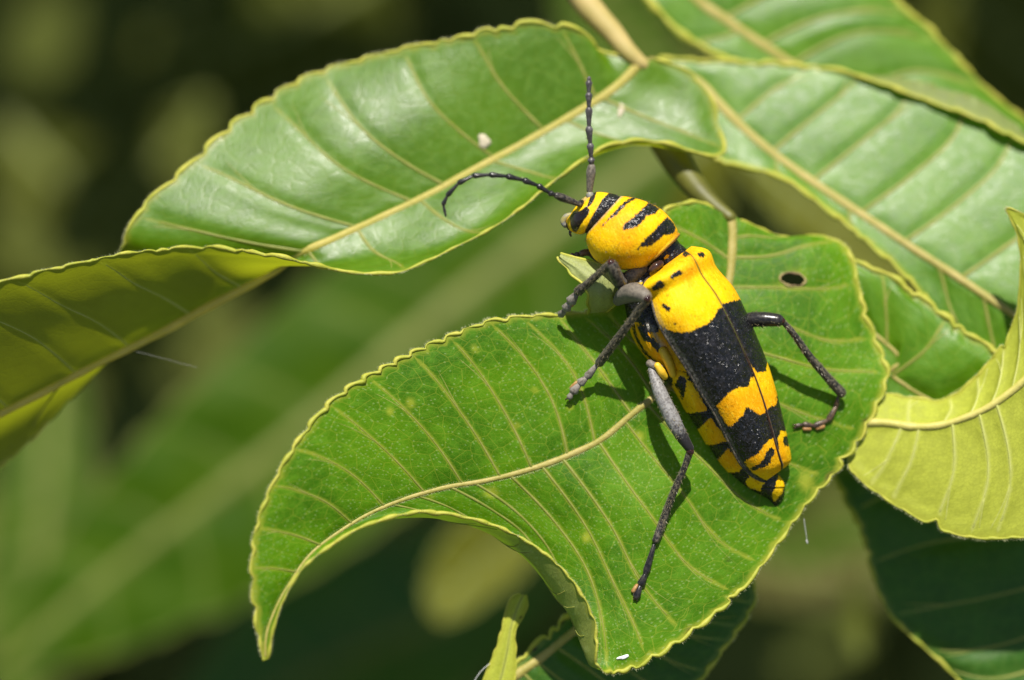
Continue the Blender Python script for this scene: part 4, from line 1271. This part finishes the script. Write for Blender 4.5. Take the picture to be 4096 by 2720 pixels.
# left front leg
leg([(2490, 1110, 130), (2480, 1130, 190), (2464, 1100, 245), (2446, 1056, 268)], [24, 26, 26, 24], LEG_HAIRY, [(2444, 1052, 270), (2400, 1090, 225), (2350, 1135, 170), (2312, 1166, 130)], [17, 14, 16, 20], LEG_HAIRY,
    [(2305, 1176, 122), (2280, 1210, 95), (2262, 1238, 70), (2240, 1262, 30)], [20, 18, 14], TARSUS_GREY, 12, 17, [((2300, 1205, 95), (2286, 1222, 82), 8)])
# right front leg, mostly hidden by the shield
leg([(2470, 1040, 60), (2420, 1040, 50), (2370, 1015, 70)], [22, 22, 18], LEG_BLACK, [(2366, 1012, 72), (2340, 1010, 78), (2325, 1015, 80)], [15, 14, 14], TARSUS, [(2322, 1016, 80), (2302, 1020, 82), (2284, 1022, 80)], [11, 10], TARSUS, 8, 14)
# right middle leg
leg([(2950, 1290, 40), (3000, 1280, 60), (3060, 1277, 78), (3118, 1282, 88)], [26, 31, 30, 25], LEG_BLACK, [(3128, 1282, 88), (3160, 1318, 70), (3240, 1428, 10), (3310, 1510, -42), (3368, 1574, -76)], [11, 13, 16, 18, 21], LEG_HAIRY,
    [(3352, 1588, -84), (3345, 1626, -98), (3314, 1680, -106), (3258, 1704, -102), (3214, 1697, -92), (3184, 1704, -92)], [10, 12, 12, 11, 8], TARSUS, 14, 13, [((3294, 1706, -104), (3268, 1714, -102), 9), ((3240, 1716, -98), (3216, 1716, -94), 8)])
tube('spur', [(2622, 2150, 56), (2596, 2142, 60), (2586, 2146, 58)], [5, 3, 1.5], LEG_BLACK, beetle, ns=6)

# bristles on legs and body
HV, HF = [], []


def bristle(p, d, L, w):
    d = d / (np.linalg.norm(d) + 1e-9)
    a_ = np.cross(d, [0.3, 0.2, 1.0])
    a_ = a_ / (np.linalg.norm(a_) + 1e-9) * w
    n0 = len(HV)
    HV.extend([p - a_, p + a_, p + d * L])
    HF.append((n0, n0 + 1, n0 + 2))


def hairy_line(pts, rad, n, L):
    P = np.array(pts, float)
    t = chord(P)
    for _ in range(n):
        q = rng.uniform(0, t[-1])
        p = np.array([np.interp(q, t, P[:, k]) for k in range(3)])
        i = min(np.searchsorted(t, q, side='right') - 1, len(P) - 2)
        ax = P[i + 1] - P[i]
        ax /= np.linalg.norm(ax)
        r = np.interp(q, t, rad)
        o = rng.normal(0, 1, 3)
        o -= ax * o.dot(ax)
        o /= np.linalg.norm(o)
        bristle(p + o * r * .92, o * .75 + ax * .65 + rng.normal(0, .12, 3), rng.uniform(.6, 1.2) * L, 1.3)


hairy_line([(2760, 1806, 146), (2738, 1870, 128), (2695, 1968, 98), (2650, 2090, 66), (2622, 2164, 54)], [15, 13, 15, 17, 15], 120, 13)
hairy_line([(3128, 1282, 88), (3160, 1318, 70), (3240, 1428, 10), (3310, 1510, -42), (3368, 1574, -70)], [11, 13, 16, 18, 21], 140, 13)
hairy_line([(3000, 1280, 60), (3060, 1277, 78), (3118, 1282, 88)], [31, 30, 25], 90, 18)
hairy_line([(2588, 1194, 325), (2540, 1262, 265), (2460, 1368, 170), (2397, 1452, 92)], [17, 15, 17, 19], 200, 12)
hairy_line([(2444, 1052, 270), (2400, 1090, 225), (2350, 1135, 170), (2312, 1166, 130)], [17, 14, 16, 20], 140, 12)
hairy_line([(2606, 1474, 128), (2636, 1560, 150), (2686, 1668, 160), (2730, 1750, 156)], [17, 32, 36, 27], 160, 10)
hairy_line(a1, [12] * len(a1), 90, 9)
hairy_line(a2, [9] * len(a2), 90, 8)
for Gs, nn_, L_ in ((pro, 420, 13), (head, 160, 12), (ab, 260, 13)):
    cen = Gs.mean(1)
    for _ in range(nn_):
        i, j = rng.integers(2, Gs.shape[0] - 2), rng.integers(0, Gs.shape[1])
        p = Gs[i, j]
        bristle(p, (p - cen[i]) / np.linalg.norm(p - cen[i]) + rng.normal(0, .35, 3), rng.uniform(.5, 1.2) * L_, .9)
hb_ = link_mesh('bristles', np.array(HV), np.array(HF), plain_material('bristle_gold', (.28, .23, .12), rough=.4, bump=0, glow=(.5, .45, .3), glow_fac=.3), beetle)
hb_['kind'] = 'stuff'

# ------------------------------------------------------------------ specks on the leaves
CREAM = plain_material('cream_crust', (.52, .46, .32), (.42, .36, .25), rough=.8, scale=20)


def crust(name, label, G, x, y, rx, ry, rot, h, mat=CREAM):
    z = surf(G, x, y)[2]
    V, F = [], []
    m = 18
    for k, (r, hh) in enumerate([(1, -2), (.92, h * .6), (.6, h), (.25, h * 1.1)]):
        for j in range(m):
            t = 2 * math.pi * j / m
            rr = r * (1 + .14 * math.sin(3 * t + x) + .08 * math.sin(5 * t))
            a, b = rx * rr * math.cos(t), ry * rr * math.sin(t)
            px, py = x + a * math.cos(rot) - b * math.sin(rot), y + a * math.sin(rot) + b * math.cos(rot)
            V.append((px, py, surf(G, px, py)[2] + hh))
    F = [tuple(f) for f in grid_faces(4, m, closed=True)] + [tuple(3 * m + j for j in range(m))]
    o = link_mesh(name, V, F, mat)
    tag(o, label, 'speck')


crust('dried_speck', 'cream dried speck on the twisted leaf above its midrib', GB, 1936, 566, 24, 32, -.3, 8)
crust('dried_speck', 'faint narrow cream speck on the twisted leaf near its stalk', GB, 2484, 440, 13, 30, .2, 5)
crust('dried_speck', 'tiny white sliver near the lowest margin of the beetle leaf', GA, 2492, 2629, 27, 8, -.25, 6, plain_material('white_sliver', (.8, .8, .78), rough=.6))

SILK = plain_material('silk', (.8, .8, .76), rough=.4, glow=(.4, .4, .4), glow_fac=.4)
o = tube('silk_thread', [(3216, 2075, -70), (3222, 2120, -74), (3228, 2160, -76)], 1.3, SILK, None, ns=5, n=12)
tag(o, 'hair-thin silk thread hanging below the beetle leaf', 'thread')
o = link_mesh('dangling_speck', *tube_geo([(3226, 2160, -76), (3228, 2168, -76), (3230, 2174, -76)], [3, 4, 2], 8)[:2], SILK)
tag(o, 'tiny white speck dangling at the end of a silk thread', 'speck')
o = tube('silk_thread', [(540, 1405, -180), (640, 1430, -170), (720, 1452, -170), (790, 1470, -170)], .35, SILK, None, ns=5, n=14)
tag(o, 'faint silk thread stretching away from the twisted leaf', 'thread')
o = tube('silk_thread', [(1895, 2730, -80), (1920, 2690, -80), (1958, 2655, -85)], 1.8, SILK, None, ns=5, n=10)
tag(o, 'short glinting silk thread beside the chewed leaf strip', 'thread')


# ------------------------------------------------------------------ leaves out of focus behind
def far_leaf(label, mid, wl, wr, mat, cross=None, nu=70, nv=22, rib=26, droop=0.0, nvein=8, margin_r=12, under=False, name='blurred_leaf'):
    """mid: (x, y, z) midrib points; wl, wr: widest half widths; cross: tilt in depth of each half"""
    mid = [(m[0], m[1], m[2] * 2.4) for m in mid]
    P = spline(mid, 11)
    T = np.gradient(P, axis=0)
    T /= np.linalg.norm(T, axis=1)[:, None]
    sts = []
    for k in range(11):
        t = k / 10
        w = math.sin(math.pi * min(1, (t * .96 + .02)) ** .85) ** .75 + .01
        nrm = np.array([T[k, 1], -T[k, 0], 0.0])
        nrm /= np.linalg.norm(nrm) + 1e-9
        fw = T[k] * np.array([1, 1, 0]) * .35
        c0, c1 = cross or (0, 0)
        L = [tuple(P[k] + (nrm + fw) * wl * w * f + np.array([0, 0, c0 * wl * w * f - droop * (f ** 2) * wl * w])) for f in (.5, 1)]
        R = [tuple(P[k] + (-nrm + fw) * wr * w * f + np.array([0, 0, c1 * wr * w * f - droop * (f ** 2) * wr * w])) for f in (.5, 1)]
        sts.append((tuple(P[k]), L, R))
    ve = list(np.linspace(1, 8.5, nvein))
    return make_leaf(name, label, sts, mat, nu=nu, nv=nv, amp=16, period=200, quilt=18, quilt_w=90, rib=(rib, rib * .5), rib_mat=MIDRIB_FAR, margin_r=margin_r, vein_r=(12, 7),
                     veins=(ve, ve), vein_mat=MARGIN_FAR, margin_mat=MARGIN_FAR, extra_veins=False, under=under, ref_station=5, group='blurred leaves behind', wave=20)


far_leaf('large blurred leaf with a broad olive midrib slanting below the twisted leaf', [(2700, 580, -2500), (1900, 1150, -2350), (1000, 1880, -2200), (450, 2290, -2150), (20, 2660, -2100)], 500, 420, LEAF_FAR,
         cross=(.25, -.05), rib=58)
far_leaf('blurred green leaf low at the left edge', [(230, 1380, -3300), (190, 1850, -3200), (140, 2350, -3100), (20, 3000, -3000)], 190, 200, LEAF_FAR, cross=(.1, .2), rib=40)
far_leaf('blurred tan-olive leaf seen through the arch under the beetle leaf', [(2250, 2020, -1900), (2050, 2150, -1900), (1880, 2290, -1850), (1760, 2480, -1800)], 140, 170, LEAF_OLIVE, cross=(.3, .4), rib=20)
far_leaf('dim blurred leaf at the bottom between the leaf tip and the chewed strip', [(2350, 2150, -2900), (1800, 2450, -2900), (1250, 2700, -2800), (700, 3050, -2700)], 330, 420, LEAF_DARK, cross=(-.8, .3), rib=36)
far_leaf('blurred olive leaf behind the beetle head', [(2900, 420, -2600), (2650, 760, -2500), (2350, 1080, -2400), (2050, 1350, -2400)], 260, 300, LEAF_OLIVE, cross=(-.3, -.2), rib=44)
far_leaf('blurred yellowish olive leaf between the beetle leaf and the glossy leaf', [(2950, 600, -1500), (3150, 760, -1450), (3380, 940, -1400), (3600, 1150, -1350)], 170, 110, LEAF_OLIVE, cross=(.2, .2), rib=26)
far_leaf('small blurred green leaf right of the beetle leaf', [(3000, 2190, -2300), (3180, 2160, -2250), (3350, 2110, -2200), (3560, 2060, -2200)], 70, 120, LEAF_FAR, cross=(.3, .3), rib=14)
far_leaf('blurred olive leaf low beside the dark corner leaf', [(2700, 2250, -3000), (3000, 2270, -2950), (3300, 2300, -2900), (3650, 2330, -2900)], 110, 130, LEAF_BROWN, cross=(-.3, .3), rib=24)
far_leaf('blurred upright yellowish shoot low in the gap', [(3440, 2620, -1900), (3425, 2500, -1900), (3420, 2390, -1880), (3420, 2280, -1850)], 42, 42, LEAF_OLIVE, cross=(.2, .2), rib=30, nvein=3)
far_leaf('blurred olive leaf at the upper left, beside the far left edge', [(-250, 180, -4200), (0, 480, -4200), (280, 760, -4100), (560, 1060, -4000)], 220, 200, LEAF_OLIVE_SHADE, cross=(.2, .3), rib=50)
far_leaf('blurred olive leaf behind the rim of the twisted leaf', [(820, 420, -3800), (660, 640, -3800), (480, 830, -3700), (250, 1010, -3700)], 190, 200, LEAF_OLIVE_SHADE, cross=(-.2, .2), rib=36)
far_leaf('blurred olive leaf at the top edge near the stalk', [(1750, -260, -4200), (1350, 0, -4200), (950, 180, -4200), (560, 300, -4200)], 260, 230, LEAF_OLIVE_SHADE, cross=(-.3, .1), rib=44)
far_leaf('blurred green leaf in the dark upper left', [(700, 60, -4800), (650, 330, -4800), (600, 600, -4700), (520, 860, -4700)], 180, 200, LEAF_OLIVE_SHADE, cross=(-.3, -.2), rib=30)
far_leaf('blurred leaf beyond the upper right corner', [(3700, -250, -3300), (3900, 20, -3300), (4150, 260, -3300), (4400, 480, -3300)], 220, 260, LEAF_OLIVE_SHADE, cross=(.1, -.4), rib=30)
far_leaf('blurred green leaf behind the stalk at the top', [(2250, -150, -2600), (2420, 60, -2600), (2560, 230, -2600), (2700, 420, -2600)], 180, 200, LEAF_FAR, cross=(.1, .1), rib=26)


# ------------------------------------------------------------------ mass of foliage behind, unseen leaves added above to shade it, ground
def leaf_mass(name, label, n, box, size, mat, seed, tilt):
    r = np.random.default_rng(seed)
    V, F, at = [], [], []
    prof = [(0, .02), (.18, .55), (.42, 1.0), (.68, .8), (.88, .35), (1.0, .02)]
    for k in range(n):
        p = np.array([r.uniform(*b) for b in box])
        L = r.uniform(*size)
        w = L * r.uniform(.18, .28)
        a = r.uniform(0, 2 * math.pi)
        ax = np.array([math.cos(a), math.sin(a), r.normal(0, .35)])
        ax /= np.linalg.norm(ax)
        nn = np.array(tilt) + r.normal(0, .45, 3)
        sdv = np.cross(ax, nn)
        sdv /= np.linalg.norm(sdv) + 1e-9
        up = np.cross(sdv, ax)
        b0 = len(V)
        for (t, ww) in prof:
            c = p + ax * L * (t - .5) + up * L * .25 * (t - .5) ** 2 * -1
            V += [c - sdv * w * ww + up * w * .25 * ww, c, c + sdv * w * ww + up * w * .25 * ww]
        for i in range(5):
            q = b0 + 3 * i
            F += [(q, q + 1, q + 4, q + 3), (q + 1, q + 2, q + 5, q + 4)]
    V = np.array(V)
    o = link_mesh(name, V, np.array(F), mat, attrs={'vein': np.full(len(V), 99.), 'edge': np.full(len(V), 99.), 'spot': np.zeros(len(V)), 'scar': np.zeros(len(V))}, uv=V[:, :2] / 160)
    tag(o, label, 'foliage', kind='stuff')
    return o


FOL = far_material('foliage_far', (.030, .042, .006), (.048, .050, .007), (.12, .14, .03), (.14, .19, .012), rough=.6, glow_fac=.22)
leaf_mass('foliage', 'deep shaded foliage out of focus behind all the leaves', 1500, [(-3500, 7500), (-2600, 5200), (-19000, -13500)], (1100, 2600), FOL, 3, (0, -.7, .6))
leaf_mass('foliage', 'unseen leaf mass added above the frame to shade the foliage behind', 760, [(-5500, 9500), (-6500, -4400), (-16000, -2300)], (900, 1900), FOL, 5, (0, -.8, .5))  # added out of view only to cast shade on the background

gz = -60.0
T = NT('ground_soil')
pos = T.n('NewGeometry').outputs['Position']
gc = T.mix(T.ramp(T.noise(pos, .08, 4, .6), .35, .65), (.05, .045, .02), (.04, .06, .015))
p = T.n('BsdfPrincipled', {'Base Color': gc, 'Roughness': .9, 'Normal': T.bump(T.noise(pos, .5, 4, .7), .5, 1.0)})
g = link_mesh('ground', [(-3000, -3000, gz), (3000, -3000, gz), (3000, 3000, gz), (-3000, 3000, gz)], [(0, 1, 2, 3)], T.done(p.outputs[0]), px=False, smooth=False)
g['kind'] = 'structure'
g['label'] = 'dark soil far below the shrub'
